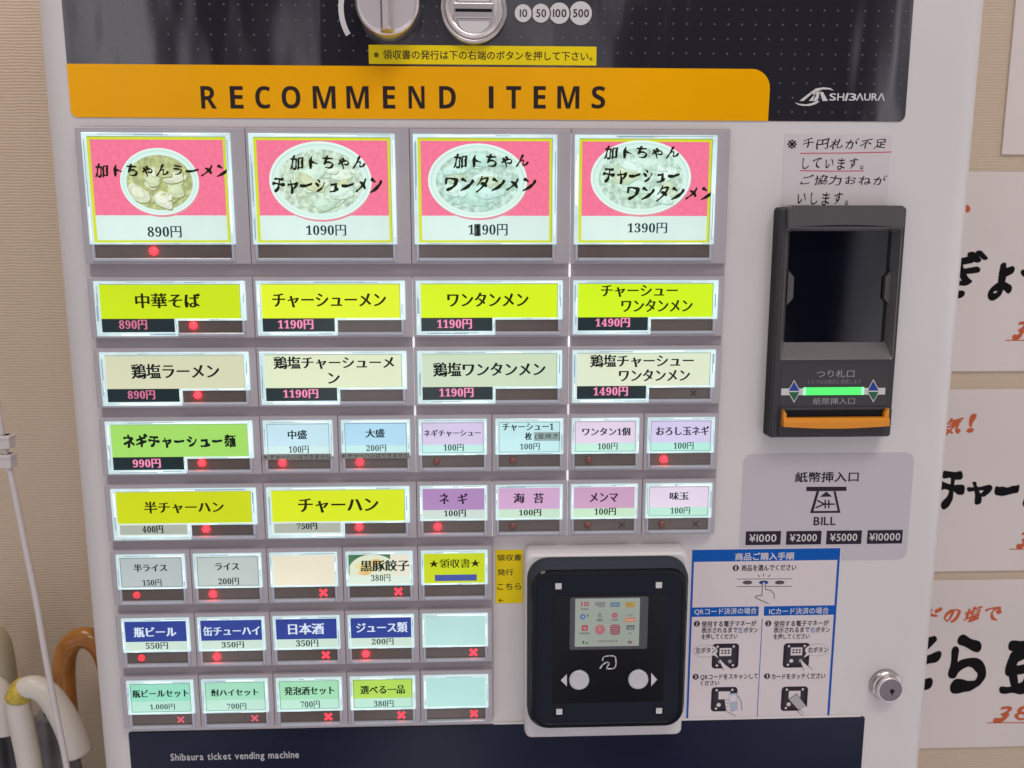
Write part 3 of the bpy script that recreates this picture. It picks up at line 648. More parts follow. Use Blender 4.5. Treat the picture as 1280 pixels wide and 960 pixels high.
def gyoza(q, c, y):
    q.rect((c[0], c[0] + 26, c[2] + 6.5, c[3]), y - .04, lit((70, 120, 85), 1, .3, 150)); X, Z = c[0] + 15, c[2] + 8
    q.flat([(max(min(a, c[1]), c[0] + .5), max(min(b_, c[3] - .3), c[2])) for a, b_ in ell(X, Z, 15.5, 11.6, 44)], y - .06, lit((224, 230, 204), 1, .05))
    for k, (a, b_) in enumerate(((8, 12), (12, 14), (17, 14.5), (14, 11), (20, 11), (10, 8))): q.flat(ell(c[0] + a, c[2] + b_, 4.2, 2.1, 14), y - .07 - .005 * k, lit(((232, 214, 150), (238, 232, 196), (236, 200, 130))[k % 3], 1, .2, 200))
    q.rect((c[0] + 26, c[1], c[2], c[3]), y - .045, lit((232, 228, 208), 1, .05)); q.rect((c[0], c[1], c[2], c[2] + 5), y - .12, lit((222, 236, 220), 1, .05))
small(3, 6, [(0, (232, 230, 208))], [('黒豚餃子', (450, 700, 511.7, 714), 'minb', mat('deep_green_ink', (.01, .04, .02), .4, spec=.08)), ('380円', (463.8, 718, 488, 727), 'mincho', GT)], 'off', 'on', 'picture button of dumplings reading 黒豚餃子', outline=False, extra=gyoza)
small(4, 6, [(0, (202, 216, 24))], [('★領収書★', (536.4, 698.4, 600, 709.8), 'mincho', OB)], 'off', None, 'yellow button reading 領収書 with a blue bar', outline=False, extra=lambda q, c, y: q.rect(box(543.6, 718.2, 596, 726, y), y - .1, lit((72, 88, 168), .9)), right=True)
def blue(u, s_, pb, price, ppb, led, xst, left=False):
    small(u, 7, [(0, (46, 66, 150)), (.70, (206, 228, 214))], [(s_, pb, 'minb', WH), (price, ppb, 'mincho', DT)], led, xst, 'blue button reading ' + s_, outline=False, left=left)
blue(0, '瓶ビール', (167, 783.7, 220.5, 796.3), '550円', (182, 803, 210, 811.6), 'weak', None, True)
blue(1, '缶チューハイ', (254, 782.7, 325, 794.3), '350円', (277, 802, 305, 810), 'on', None)
blue(2, '日本酒', (360, 779, 405, 793), '350円', (370, 799.6, 398, 808.6), 'off', 'on')
blue(3, 'ジュース類', (445, 777.6, 509.5, 790.8), '200円', (464.7, 798, 492, 806), 'on', None)
small(4, 7, [(0, (186, 226, 220))], [], 'off', 'on', 'blank pale mint button, upper one', outline=False, right=True)
small(0, 8, [(0, (152, 226, 198)), (.62, (184, 230, 212))], [('瓶ビールセット', (165, 862, 236, 871.7), 'minb', P), ('1,000円', (187.5, 880, 218.7, 887.5), 'mincho', GT)], 'off', 'weak', 'mint button reading 瓶ビールセット', left=True)
small(1, 8, [(0, (166, 226, 196)), (.62, (192, 232, 214))], [('酎ハイセット', (264, 860.8, 323, 870), 'minb', P), ('700円', (283.8, 879, 308, 886.7), 'mincho', GT)], 'off', 'weak', 'mint button reading 酎ハイセット')
small(2, 8, [(0, (166, 226, 186)), (.66, (190, 234, 214))], [('発泡酒セット', (355, 858, 418, 868.7), 'minb', P), ('700円', (375.7, 876, 400, 885), 'mincho', GT)], 'off', 'on', 'mint button reading 発泡酒セット')
small(3, 8, [(0, (182, 222, 92)), (.66, (190, 232, 214))], [('選べる一品', (450, 857, 506, 867.5), 'minb', P), ('380円', (467.5, 875.5, 492, 883.7), 'mincho', GT)], 'off', 'on', 'light green button reading 選べる一品')
small(4, 8, [(0, (184, 228, 222))], [], 'off', 'on', 'blank pale mint button, lowest one', outline=False, right=True)

# ------------------------------------------------------------------ bill acceptor
A0, A1, AZ0, AZ1 = 215.6, 292.3, 8.2, 148.3
AF = -4.
q = MB()
op = box(975, 284, 1131, 449.5, AF); op = (A0 + 4.2, A1 - 2.6, op[2], op[3]); gl = box(983, 300, 1109.5, 427.5, 4.5); gl = (gl[0], gl[1], gl[2], op[3] - 2)
q.loft([(rr((A0, A1, AZ0, AZ1), 2, 3), CY), (rr((A0 + .2, A1 - .2, AZ0 + .2, AZ1 - .2), 2, 3), AF + 2), (rr((A0 + 1.6, A1 - 1.4, AZ0 + 1.2, AZ1 - 1.2), 3, 3), AF), (rr(op, 1.5, 3), AF), (rr(inset(op, .5), 1.3, 3), AF + .4), (rr(gl, 1., 3), 4.5)],
       [M_black, M_dgrey, M_dgrey, M_grey2, M_grey2, M_glass], True, True)
acc = q.build('bill_acceptor', root)
q = MB(); q.rbox((gl[0] + .1, gl[1] - .1, gl[2] + .1, gl[3] - .1), 4.5, 4.2, M_glass, 1, .1); q.build('bill_window', acc)
q = MB(); hz0 = op[3] - .3                              # hood over the window, its lower edge arched
bot = [(A0 + 4 + (A1 - A0 - 7) * k / 12, hz0 + 1.6 * math.sin(math.pi * k / 12)) for k in range(13)]
up_ = [(A1 - 2.6, AZ1 - 1.8), (A1 - 5, AZ1 + .3), (A0 + 6, AZ1 + .3), (A0 + 3.6, AZ1 - 1.8)]
ring_ = bot + up_
q.loft([(ring_, CY), (ring_, -6.2), ([(a * .99 + .01 * (A0 + A1) / 2, c * .985 + .015 * (AZ1 - 5)) for a, c in ring_], -7)], M_grey); q.build('hood', acc)
for sg, xg in ((1, gl[0] - .4), (-1, gl[1] + .4)):       # finger notches at both sides of the window
    z_a, z_b = on(1043, 338, 3)[1], on(1043, 381, 3)[1]
    pts = [(xg, z_b), (xg + sg * 3.6, z_b + 4), (xg + sg * 3.6, z_a - 4), (xg, z_a)]
    if sg < 0: pts = pts[::-1]
    q = MB(); q.loft([(pts, 5), (pts, 1.6)], M_grey); q.build('window_guide', acc)
q = MB(); lpb = box(976.5, 454.5, 1109, 508.5, AF); q.rbox((lpb[0], lpb[1], lpb[2], lpb[3]), AF, AF - .25, mat('label_film', (.042, .040, .046), .3), 1, .08)
ly = AF - .32; M_lt = mat('grey_lettering', (.36, .35, .35), .4)
ptext(q, 'つり札口', (1020.8, 462.4, 1068, 472), ly, M_lt, 'gothic'); ptext(q, 'トビラは自動的に開閉します', (1010.5, 474.3, 1076.6, 480.2), ly, mat('faint_lettering', (.20, .20, .20), .4), 'gothic')
ptext(q, '紙幣挿入口', (1016, 497.2, 1068.6, 505.6), ly, M_lt, 'gothic')
q.rect(box(976.5, 485.2, 1106.5, 493.6, ly), ly, M_pale)
for cxp, t_, m_, b_ in ((992.6, 474.8, 489.3, 503.6), (1091.6, 473.8, 489, 503)):
    a, c, d = on(cxp, t_, ly), on(cxp, m_, ly), on(cxp, b_, ly); w = 4.0
    q.flat([(c[0] - w, c[1]), (d[0], d[1]), (c[0] + w, c[1]), (a[0], a[1])], ly - .05, M_pale); w = 3.3
    q.flat([(c[0] - w, c[1] + .4), (c[0] + w, c[1] + .4), (a[0], a[1] - 1)], ly - .1, mat('arrow_blue', (.008, .05, .32), .4)); q.flat([(c[0] - w, c[1] - .4), (d[0], d[1] + 1), (c[0] + w, c[1] - .4)], ly - .1, mat('arrow_green', (.006, .13, .05), .4))
q.build('label_plate', acc)
q = MB(); gb = box(1004.5, 484.2, 1080, 493.8, ly - .5); q.rbox((gb[0] + 1.6, gb[1] - 1.6, gb[2], gb[3]), AF - .25, ly - .6, M_grn, .3, .2); q.rbox((gb[0], gb[0] + 1.55, gb[2], gb[3]), AF - .25, ly - .6, M_grn2, .3, .2); q.rbox((gb[1] - 1.55, gb[1], gb[2], gb[3]), AF - .25, ly - .6, M_grn2, .3, .2); q.build('light_bar', acc)
q = MB(); tb = box(975, 509.5, 1110, 541, AF); q.rbox((tb[0] - 1.2, tb[1] + 1.2, AZ0 + 1.0, tb[3] + .5), AF, AF - 2.2, M_dgrey, 2, 1.0)
q.rbox((tb[0] + 1, tb[1] - 1, tb[3] - 6.5, tb[3] - 1), AF - 2.2, AF - 2.35, M_black, .5, .05); tb0 = tb; q.build('tray_surround', acc)
q = MB(); ty = AF - 2.3                                  # amber feed tray: floor with a curved front lip and two raised cheeks
tz1 = on(1043, 521, ty)[1]; tz0 = on(1043, 533.8, ty)[1]; tx0, tx1 = on(977, 520, ty)[0], on(1108, 520, ty)[0]
low = [(tx0 + (tx1 - tx0) * k / 14, tz0 + 1.3 * (1 - math.sin(math.pi * k / 14))) for k in range(15)]
ring_ = low + [(tx1, tz1), (tx0, tz1)]
q.loft([(ring_, ty + .05), (ring_, ty - 3.5), ([(a, c - (.0 if i < 15 else 2.4)) for i, (a, c) in enumerate(ring_)], ty - 4.6)], M_amber)
for xa, xb in ((tx0, tx0 + 2.0), (tx1 - 2.6, tx1)):
    pts = [(xa, tz1 - .2), (xb, tz1 - .2), (xb, tz1 + 2.4), (xa + (.8 if xa > tx0 else 0), tz1 + 5.2), (xa, tz1 + 5.4)] if xa == tx0 else [(xa, tz1 - .2), (xb, tz1 - .2), (xb, tz1 + 5.4), (xb - .8, tz1 + 5.2), (xa, tz1 + 2.4)]
    q.loft([(pts, ty + .04), (pts, ty - 3.0)], M_amber)
q.build('bill_tray', acc)

# ------------------------------------------------------------------ bill sign sticker
sy = CY - .12
q = MB(); sb = (*box(926.5, 566.5, 1138, 701, sy),); q.loft([(rr(sb, 6, 5), CY), (rr(sb, 6, 5), sy)], M_sign)
ti = sy - .06
ptext(q, '紙幣挿入口', (993.8, 589.6, 1073.5, 602.8), ti, M_signink, 'bold')
def sp_(x, y): return on(910 + x / 5.333, 560 + y / 5.333, ti)
def spoly(pts, y=ti, m=M_signink):
    P_ = [sp_(*c) for c in pts]
    if sum(P_[i][0] * P_[(i + 1) % len(P_)][1] - P_[(i + 1) % len(P_)][0] * P_[i][1] for i in range(len(P_))) < 0: P_ = P_[::-1]
    q.flat(P_, y, m)
spoly([(522, 288), (790, 286), (790, 258), (522, 259)]); spoly([(590, 288), (718, 288), (750, 432), (547, 434)], ti - .02); spoly([(608, 288), (702, 288), (730, 418), (570, 420)], ti - .04, M_sign)
spoly([(655, 290), (695, 324), (612, 326)], ti - .06)
for l_ in (((598, 350), (640, 374)), ((585, 398), (640, 374)), ((640, 374), (710, 374)), ((648, 348), (648, 400)), ((672, 348), (672, 400))):
    for s_ in stroke([sp_(*c) for c in l_], 1.0): q.flat(s_, ti - .06, M_signink)
ptext(q, 'BILL', (1017, 646, 1044.8, 656.6), ti, M_signink, 'bold')
for s_, a, b_, y0_, y1_ in (('¥1000', 932, 976, 664, 681.2), ('¥2000', 982.7, 1026.6, 663.7, 680.7), ('¥5000', 1033, 1077, 663.2, 680.2), ('¥10000', 1084, 1128, 662.6, 679.6)):
    q.rect(box(a, y0_, b_, y1_, ti), ti, M_signink); ptext(q, s_, (a + (4.5 if len(s_) == 5 else 2.6), y0_ + 3.6, b_ - (5.5 if len(s_) == 5 else 2.6), y1_ - 3.8), ti - .05, M_pale, 'semi')
q.build('bill_sign', root, 'mauve rounded sticker with a banknote symbol and four yen amounts')

# ------------------------------------------------------------------ purchase instructions
sy = CY - .30; ti = sy - .05
q = MB(); ib = box(861.5, 686.3, 1043.5, 898.6, sy); q.rbox((ib[0] - .6, ib[1] + .6, ib[2] - .6, ib[3] + .6), CY, sy + .02, M_paper, .5, .04)
q.rect(ib, ti, M_blue)
def ip(x, y, low=False): return on(850 + x / 6.076, (760 if low else 680) + y / 6.076, ti)
def isx(t): return ib[0] + (ib[1] - ib[0]) * t
zt = on(955, 701.2, ti)[1]; zm0, zm1 = on(950, 758, ti)[1], on(950, 769.8, ti)[1]; z_b = ib[2] + 1.3
q.rect((ib[0] + 1.4, ib[1] - 1.6, zm0, zt), ti - .03, M_paper); q.rect((ib[0] + 1.4, ib[1] - 1.6, z_b, zm1), ti - .03, M_paper)
xm = on(952.5, 764, ti)[0]; q.rect((xm - 2.2, xm + 1.2, zm1, zm0), ti - .03, M_paper); xv = on(951.5, 830, ti)[0] - .9
q.rect((xv - .25, xv + .25, z_b, zm1 - 2), ti - .06, M_blue)
tt = ti - .08
ptext(q, '商品ご購入手順', (919, 690.6, 993, 700.2), tt, M_pale, 'bold')
ptext(q, 'QRコード決済の場合', (868, 760, 946, 768.5), tt, M_pale, 'semi'); ptext(q, 'ICカード決済の場合', (961.5, 759.6, 1036, 767.8), tt, M_pale, 'semi')
IK = M_signink
def num(c, px, py):
    X, Z = on(px, py, tt); q.flat(ell(X, Z, 2.05, n=24), tt, IK); text(q, c, (X - .5 - (.2 if c != '1' else 0), X + .55 + (.2 if c != '1' else 0), Z - 1.25, Z + 1.25), tt - .05, M_paper, 'bold')
num('1', 919.7, 710); num('2', 871, 779.8); num('2', 960.3, 779.3); num('3', 869.5, 846); num('3', 958.8, 845.2)
for s_, pb in (('商品を選んでください', (927, 705.5, 995.5, 713.5)), ('使用する電子マネーが', (877, 775.8, 945.5, 783.5)), ('表示されるまで', (877, 784, 922, 791.3)), ('ボタン', (929.5, 784, 947.5, 791)), ('を押してください', (877, 792.2, 922, 799.2)),
               ('使用する電子マネーが', (967.3, 775.4, 1036, 783)), ('表示されるまで', (967, 783.6, 1012, 791)), ('ボタン', (1019.5, 783.6, 1037.5, 790.6)), ('を押してください', (967, 792, 1012, 799)),
               ('QRコードをスキャンして', (875.5, 842.3, 947.5, 849.8)), ('ください', (875.5, 850.7, 899, 857)), ('カードをタッチください', (964.5, 841.7, 1031.5, 849))):
    ptext(q, s_, pb, tt, IK, 'cond')
for s_, pb in (('左', (922.5, 784, 928.5, 791.2)), ('右', (1013, 783.6, 1019, 790.8))): ptext(q, s_, pb, tt, M_blue, 'semi')
def ln(pts, w, m=IK, y=tt, low=False):
    for s_ in stroke([ip(*c, low) for c in pts], w): q.flat(s_, y, m)
def ply(pts, m, y, low=False):
    P_ = [ip(*c, low) for c in pts]
    if sum(P_[i][0] * P_[(i + 1) % len(P_)][1] - P_[(i + 1) % len(P_)][0] * P_[i][1] for i in range(len(P_))) < 0: P_ = P_[::-1]
    q.flat(P_, y, m)
ln([(432, 266), (850, 264)], .35); ln([(432, 323), (850, 321)], .35)
for cxp, m_ in ((512, IK), (635, M_blue), (757, IK)):
    X, Z = ip(cxp, 292); q.flat(ell(X, Z, 3.1, 1.3, 24), tt, IK); q.flat(ell(X, Z - .1, 2.4, .8, 24), tt - .03, m_ if m_ is M_blue else mat('button_grey', (.10, .09, .10), .4))
for l_ in (((592, 235), (604, 248)), ((635, 226), (635, 245)), ((684, 235), (668, 248))): ln(l_, .5)
hand = [(622, 395), (628, 300), (635, 288), (644, 296), (648, 345), (690, 355), (714, 380), (716, 430), (676, 452), (600, 420), (568, 405), (580, 392)]
ply(hand, M_paper, tt - .06); ln([(716, 415), (712, 375), (690, 352), (648, 345), (644, 300)], .45, y=tt - .08); ln([(626, 300), (622, 392), (582, 392), (570, 405), (610, 425), (672, 452)], .45, y=tt - .08)
def gadget(x0, y0, x1, y1, card):
    c0, c1 = ip(x0, y1, True), ip(x1, y0, True); bx = (c0[0], c1[0], c0[1], c1[1]); q.flat(rr(bx, 2.4, 4), tt, IK); q.flat(rr(inset(bx, 2.2), .8, 3), tt - .02, mat('print_black', (.012, .009, .014), .4))
    w, h_ = bx[1] - bx[0], bx[3] - bx[2]
    for a, b_ in ((.2, .12), (.8, .12), (.2, .88), (.8, .88)): q.flat(ell(bx[0] + w * a, bx[2] + h_ * b_, .8, n=12), tt - .03, M_paper)
    q.rect((bx[0] + w * .28, bx[0] + w * .72, bx[2] + h_ * .5, bx[2] + h_ * .82), tt - .03, M_paper)
    if not card:
        for r_ in (.72, .62):
            for k in range(3): q.rect((bx[0] + w * (.34 + .12 * k), bx[0] + w * (.42 + .12 * k), bx[2] + h_ * (r_ - .03), bx[2] + h_ * (r_ + .03)), tt - .05, IK)
        q.flat(ell(bx[0] + w * .32, bx[2] + h_ * .28, 1.3, n=14), tt - .03, M_paper); q.flat(ell(bx[0] + w * .68, bx[2] + h_ * .28, 1.3, n=14), tt - .03, mat('print_grey', (.35, .32, .34), .4))
    else: q.flat(ell(bx[0] + w * .3, bx[2] + h_ * .27, 1.4, n=14), tt - .03, M_paper)
gadget(238, 268, 450, 460, 0); gadget(778, 264, 988, 454, 0); gadget(232, 598, 438, 786, 1); gadget(762, 594, 974, 782, 1)
for cxp, cyp, tail in ((193, 326, [(245, 350), (290, 380), (270, 340)]), (1040, 318, [(960, 340), (938, 378), (985, 352)])):
    X, Z = ip(cxp, cyp, True); q.flat(ell(X, Z, 8.1, 4.4, 36), tt - .055, mat('print_grey', (.35, .32, .34), .4)); q.flat(ell(X, Z, 7.8, 4.1, 36), tt - .065, M_paper); ply(tail, M_paper, tt - .07, True)
ptext(q, '左ボタン', (869.5, 809, 895, 816.5), tt - .09, IK, 'cond'); ptext(q, '右ボタン', (1010, 808.5, 1035, 816), tt - .09, IK, 'cond')
for base in ([(296, 400), (312, 396), (345, 430), (398, 468), (330, 470)], [(910, 400), (924, 396), (960, 430), (1004, 466), (940, 472)]):
    ply(base, M_paper, tt - .08, True); ln(base[1:4], .35, y=tt - .09, low=True); ln([base[0], base[4]], .35, y=tt - .09, low=True)
ply([(368, 650), (432, 645), (436, 776), (376, 780)], mat('print_lightblue', (.42, .50, .60), .4), tt - .08, True); ply([(374, 662), (428, 658), (430, 708), (376, 712)], M_paper, tt - .09, True)
ply([(338, 690), (366, 672), (380, 784), (420, 818), (352, 792)], M_paper, tt - .085, True); ply([(436, 660), (462, 700), (474, 775), (440, 776)], M_paper, tt - .085, True)
ln([(440, 665), (462, 705), (472, 775)], .4, y=tt - .1, low=True); ln([(352, 785), (385, 800), (418, 817)], .4, y=tt - .1, low=True)
for z in (690, 715, 740, 765): ln([(340, z), (366, z + 12)], .25, y=tt - .1, low=True)
ply([(824, 690), (886, 650), (960, 745), (905, 778)], mat('print_card', (.46, .43, .44), .4), tt - .08, True); ply([(905, 778), (960, 745), (966, 775), (935, 818), (890, 790)], M_paper, tt - .085, True)
ln([(824, 690), (886, 650), (960, 745)], .35, y=tt - .1, low=True); ln([(824, 690), (880, 765), (932, 820)], .35, y=tt - .1, low=True); ln([(905, 765), (940, 800)], .3, y=tt - .1, low=True)
q.build('instruction_sticker', root, 'blue framed sticker with five small step drawings')

# ------------------------------------------------------------------ little yellow arrow label
q = MB(); yb = box(619.5, 687.5, 653.5, 754, sy); q.rbox(yb, CY, CY - .3, M_yell, .4, .05); ti = CY - .36
for s_, pb in (('領収書', (621, 692.8, 652, 701)), ('発行', (621.7, 711.4, 641.6, 719.3)), ('こちら', (621.7, 729, 651.8, 737)), ('←', (622.8, 748, 629.5, 753))): ptext(q, s_, pb, ti, M_ink, 'semi')
q.build('arrow_label', root, 'small yellow label with three short lines and an arrow')

# ------------------------------------------------------------------ payment reader
q = MB(); wb = (64.9, 166.9, -187., -62.2)
q.loft([(rr(wb, 4, 4), CY), (rr(wb, 4, 4), -4), (rr(inset(wb, .6), 4, 4), -7.6), (rr(inset(wb, 2.0), 4, 4), -9)], mat('reader_white', (.74, .70, .70), .4, mottle=.02, mscale=20)); rd = q.build('payment_reader', root)
fb = box(665.3, 714, 855.6, 908.5, -20); bb = (66.2, 166.2, -176.5, -64.6)
q = MB(); q.loft([(rr(bb, 13, 6), -8.9), (rr((bb[0] + .3, bb[1] - .3, bb[2] + .3, bb[3] - .6), 13, 6), -14), (rr((fb[0] - .6, fb[1] + .8, fb[2] - .8, fb[3] + .9), 11, 6), -18.6), (rr(fb, 10.5, 6), -20), (rr(inset(fb, 2.2), 9, 6), -20), (rr(inset(fb, 2.6), 9, 6), -19.5)], [M_grey2 if False else mat('reader_bevel', (.030, .038, .052), .7, spec=.3), mat('reader_bevel', (.030, .038, .052), .7, spec=.3), M_gloss, M_gloss, M_navy, M_navy], True, True)
bd_ = q.build('reader_body', rd)
ip_ = -19.6
q = MB(); pbx = box(691, 743.5, 831, 878, ip_); q.rbox(pbx, -19.5, -19.75, M_gloss, 1.5, .1)
nf = lambda x, y: on(640 + x / 5.333, 670 + y / 5.333, -19.85)
for s_ in stroke([nf(*c) for c in ((604, 830), (606, 812), (618, 803), (650, 798), (680, 800), (691, 812), (694, 850), (688, 876), (672, 885), (636, 884))], .75): q.flat(s_, -19.85, M_pale)
for s_ in stroke([nf(*c) for c in ((587, 882), (604, 858), (628, 842), (644, 843), (648, 852), (636, 868), (632, 884), (652, 885))], .9): q.flat(s_, -19.86, M_pale)
for pts in (((701, 850.3), (708.6, 858), (708.6, 842.6)), ((821.4, 849.4), (814, 841), (814, 857.8))): q.flat([on(*c, -19.85) for c in pts], -19.85, M_pale)
q.build('control_plate', rd)
for px, py in ((698, 732.6), (823.5, 731.2), (699, 889.4), (823.7, 888.2)):
    X, Z = on(px, py, -19.6); q = MB(); q.rbox((X - 3.2, X + 3.2, Z - 3.2, Z + 3.2), -19.5, -19.75, M_gloss, 1.2, .1); sr_ = q.build('mark_surround', rd)
    m1 = MB(); m1.rbox((X - 1.9, X + 1.9, Z - 1.9, Z + 1.9), -19.75, -20.0, M_pale, .2, .05); m1.build('corner_mark', rd)
q = MB(); q.rbox(box(712.2, 746.2, 809.7, 811.5, -19.9), -19.75, -20.1, mat('screen_surround', (.075, .072, .085), .35), 1, .1); q.build('screen_surround', rd)
q = MB(); sc_ = box(718.8, 747.9, 799.3, 807.8, -20.1); q.rbox(sc_, -20.1, -20.2, mat('lcd', (.05, .055, .05), .12, emit=lin((140, 148, 138)), es=.85, mottle=.06, mscale=30), .1, .02)
def si(x, y): return on(700 + x / 10.667, 740 + y / 10.667, -20.2)
def lcd(c): return mat('lcd_%d_%d_%d' % c, tuple(v * .2 for v in lin(c)), .2, emit=lin(c), es=.7)
def sbox(x0, y0, x1, y1, c, r=.1, k=0):
    a, b_ = si(x0, y1), si(x1, y0); q.flat(rr((a[0], b_[0], a[1], b_[1]), r, 3), -20.25 - .02 * k, lcd(c))
R_, G_ = (165, 75, 85), (80, 84, 82)
sbox(280, 125, 302, 188, R_); sbox(322, 128, 385, 188, R_, .6); sbox(340, 145, 370, 172, (150, 145, 138), .2, 1); sbox(285, 218, 310, 236, G_); sbox(320, 218, 342, 236, G_); sbox(352, 218, 376, 236, G_)
sbox(465, 130, 605, 185, (125, 125, 120)); sbox(510, 185, 600, 205, (128, 128, 122)); sbox(668, 135, 800, 200, (98, 118, 138)); sbox(690, 160, 780, 172, (120, 138, 150), .1, 1); sbox(868, 132, 1000, 205, (170, 138, 70)); sbox(895, 140, 905, 195, (130, 95, 60), .1, 1); sbox(930, 140, 940, 195, (130, 95, 60), .1, 1)
sbox(265, 290, 340, 368, (75, 100, 160), 2.); sbox(290, 312, 318, 345, (150, 160, 170), .8, 1); sbox(355, 300, 385, 330, (100, 105, 102)); sbox(510, 282, 552, 350, (100, 106, 104), .6); sbox(520, 296, 542, 350, (136, 144, 136), .3, 1); sbox(490, 360, 570, 390, (108, 112, 110)); sbox(690, 275, 770, 348, (172, 82, 92), 1.8); sbox(718, 300, 744, 326, (150, 130, 128), .5, 1); sbox(690, 360, 770, 382, (120, 115, 114))
sbox(865, 340, 1008, 400, (186, 120, 92), .5); sbox(885, 362, 990, 380, (196, 160, 130), .2, 1); sbox(890, 300, 980, 325, (132, 138, 128)); sbox(288, 440, 372, 520, (168, 70, 82), .4); sbox(310, 466, 350, 500, (150, 140, 134), .8, 1); sbox(258, 540, 400, 562, (112, 112, 108))
sbox(465, 432, 602, 570, (172, 98, 106), 6); sbox(520, 455, 540, 520, (150, 142, 138), .3, 1); sbox(668, 432, 802, 572, (140, 70, 80), 1.5)
for k in range(4): sbox(682, 450 + 30 * k, 788, 462 + 30 * k, (150, 130, 130), .1, 1)
sbox(885, 440, 995, 505, (92, 102, 100), .3); sbox(905, 465, 980, 495, (120, 130, 126), .2, 1); sbox(920, 540, 950, 560, (112, 114, 110)); sbox(300, 650, 325, 690, G_); sbox(345, 670, 375, 690, G_); sbox(900, 650, 962, 690, (130, 96, 98), .3)
for k in range(9): sbox(505 + 30 * k, 642, 522 + 30 * k, 668, (105, 108, 104))
q.build('screen', rd)
for px, py in ((724, 850.4), (797.9, 849.6)):
    X, Z = on(px, py, -21); q = MB(); q.loft([(ell(X, Z, 6.9), -19.75), (ell(X, Z, 6.9), -20.0), (ell(X, Z, 6.2), -20.05), (ell(X, Z, 6.2), -21.2), (ell(X, Z, 5.7), -21.7), (ell(X, Z, 4.8), -21.5), (ell(X, Z, 1.5), -21.2)], [M_gloss, M_gloss, M_btn, M_btn, M_btn, M_btn, M_btn], True, True, True); q.build('push_button', rd)

# ------------------------------------------------------------------ lower panel, lip, lock
q = MB(); ly_ = CY - .8; zt_ = on(640, 905.5, ly_)[1]; q.rbox((on(160, 914, ly_)[0], on(1081, 903, ly_)[0], zt_ - 160, zt_), CY, ly_, M_film2, 1.5, .3)
ptext(q, 'Shibaura ticket vending machine', (213, 940.3, 373.8, 952), ly_ - .06, mat('lower_lettering', (.52, .50, .52), .4), 'cond')
q.build('lower_panel', root)
q = MB(); q.rbox((gx(4.93) + 1.7, 291, zt_ + .3, zt_ + 1.5), CY, CY - 1.4, M_white, .3, .4); q.build('panel_lip', root)
lk = on(1106.7, 855.8, CY - 1)
q = MB(); disc(q, lk, [(10.6, CY), (10.6, CY - 2.4), (10.0, CY - 3.2), (8.6, CY - 4.4), (8.3, CY - 4.5)], M_satin); lock = q.build('lock', root)
q = MB(); disc(q, lk, [(8.6, CY - 4.4), (8.6, CY - 7.4), (8.2, CY - 8.0), (7.7, CY - 8.1), (7.4, CY - 7.9)], [M_chrome, M_chrome, M_chrome, M_dsteel, M_dsteel, M_dsteel]); q.build('key_cylinder', lock)
q = MB(); q.flat(ell(lk[0] + 1.2, lk[1] - .8, 1.5, n=18), CY - 8.05, M_black); q.rect((lk[0] + .7, lk[0] + 1.7, lk[1] - 3.4, lk[1] + .4), CY - 8.08, M_black); q.build('keyhole', lock)

# ================================================================== HANDWRITTEN NOTE TAPED TO THE CABINET
sy = CY - .25
q = MB(); nb = box(979, 167.5, 1112, 256.5, sy); q.loft([(rr(nb, .3, 2), CY - .02), (rr(nb, .3, 2), sy)], M_note); ti = sy - .06
for s_, pb in (('※', (984, 174.5, 996, 186)), ('千円札が不足', (1003.5, 172.5, 1107, 187.3)), ('しています。', (1003, 197, 1079.5, 212.4)), ('ご協力おねが', (1000.6, 218.2, 1109, 231.8)), ('いします。', (997, 239.8, 1060.6, 257))): ptext(q, s_, pb, ti, M_ink, 'hand' if s_ != '※' else 'semi')
for a, b_, c, d in ((1000.6, 191.6, 1114, 190), (1000, 213.3, 1080, 213.6)):
    for s_ in stroke([on(a, b_, ti), on((a + c) / 2, (b_ + d) / 2 + .5, ti), on(c, d, ti)], .55): q.flat(s_, ti, M_red)
q.build('handwritten_note', None, 'handwritten white paper note with red underlines taped above the bill slot', 'note')

# ================================================================== POSTERS ON THE WALL
PY = WY - 2.2
def wtext(q, s_, pb, m, style='fat'): ptext(q, s_, pb, PY - .12, m, style)
def poster(px0, py0, px1, py1, writes, lines, label, tilt=0.):
    q = MB(); bx = box(px0, py0, px1, py1, PY); pts = rr(bx, .5, 2); pts = [(a, c + (a - bx[0]) * tilt) for a, c in pts]
    q.loft([(pts, WY - .05), (pts, PY)], M_poster)
    for w_ in writes: wtext(q, *w_)
    for a, b_, c, d, m in lines:
        for s_ in stroke([on(a, b_, PY), on(c, d, PY)], 1.0): q.flat(s_, PY - .12, m)
    q.build('menu_poster', None, label, 'poster', 'menu papers on the wall')
poster(1270, -190, 1560, 193.5, [], [], 'blank paper sheet on the wall, topmost at the right edge')
poster(1110, 214.5, 1500, 463.5, [('ぎ', (1152, 313, 1233, 376), M_brush), ('ょ', (1236, 328, 1267, 376), M_brush), ('う', (1275, 318, 1330, 376), M_brush), ('ざ', (1336, 318, 1396, 378), M_brush), ('380', (1266, 400, 1318, 425), M_vermil, 'brush'), ('、', (1206, 256, 1213, 266), M_vermil, 'brush')], [(1257, 425.5, 1330, 425, M_vermil)], 'white poster with black writing ぎょうざ beside the bill acceptor')
poster(1095, 486, 1500, 712.5, [('人', (1150, 524, 1178, 546), M_vermil, 'brush'), ('気', (1178, 522, 1204, 546), M_vermil, 'brush'), ('!', (1209, 517, 1220, 541), M_vermil, 'brush'), ('チ', (1172, 588, 1206, 637), M_brush), ('ャ', (1208, 602, 1240, 631), M_brush), ('ー', (1243, 606, 1274, 620), M_brush), ('ハン', (1280, 590, 1345, 634), M_brush), ('380', (1271, 663, 1318, 686), M_vermil, 'brush')], [(1262, 686.5, 1330, 686, M_vermil)], 'white poster with black writing チャーハン and red 人気!')
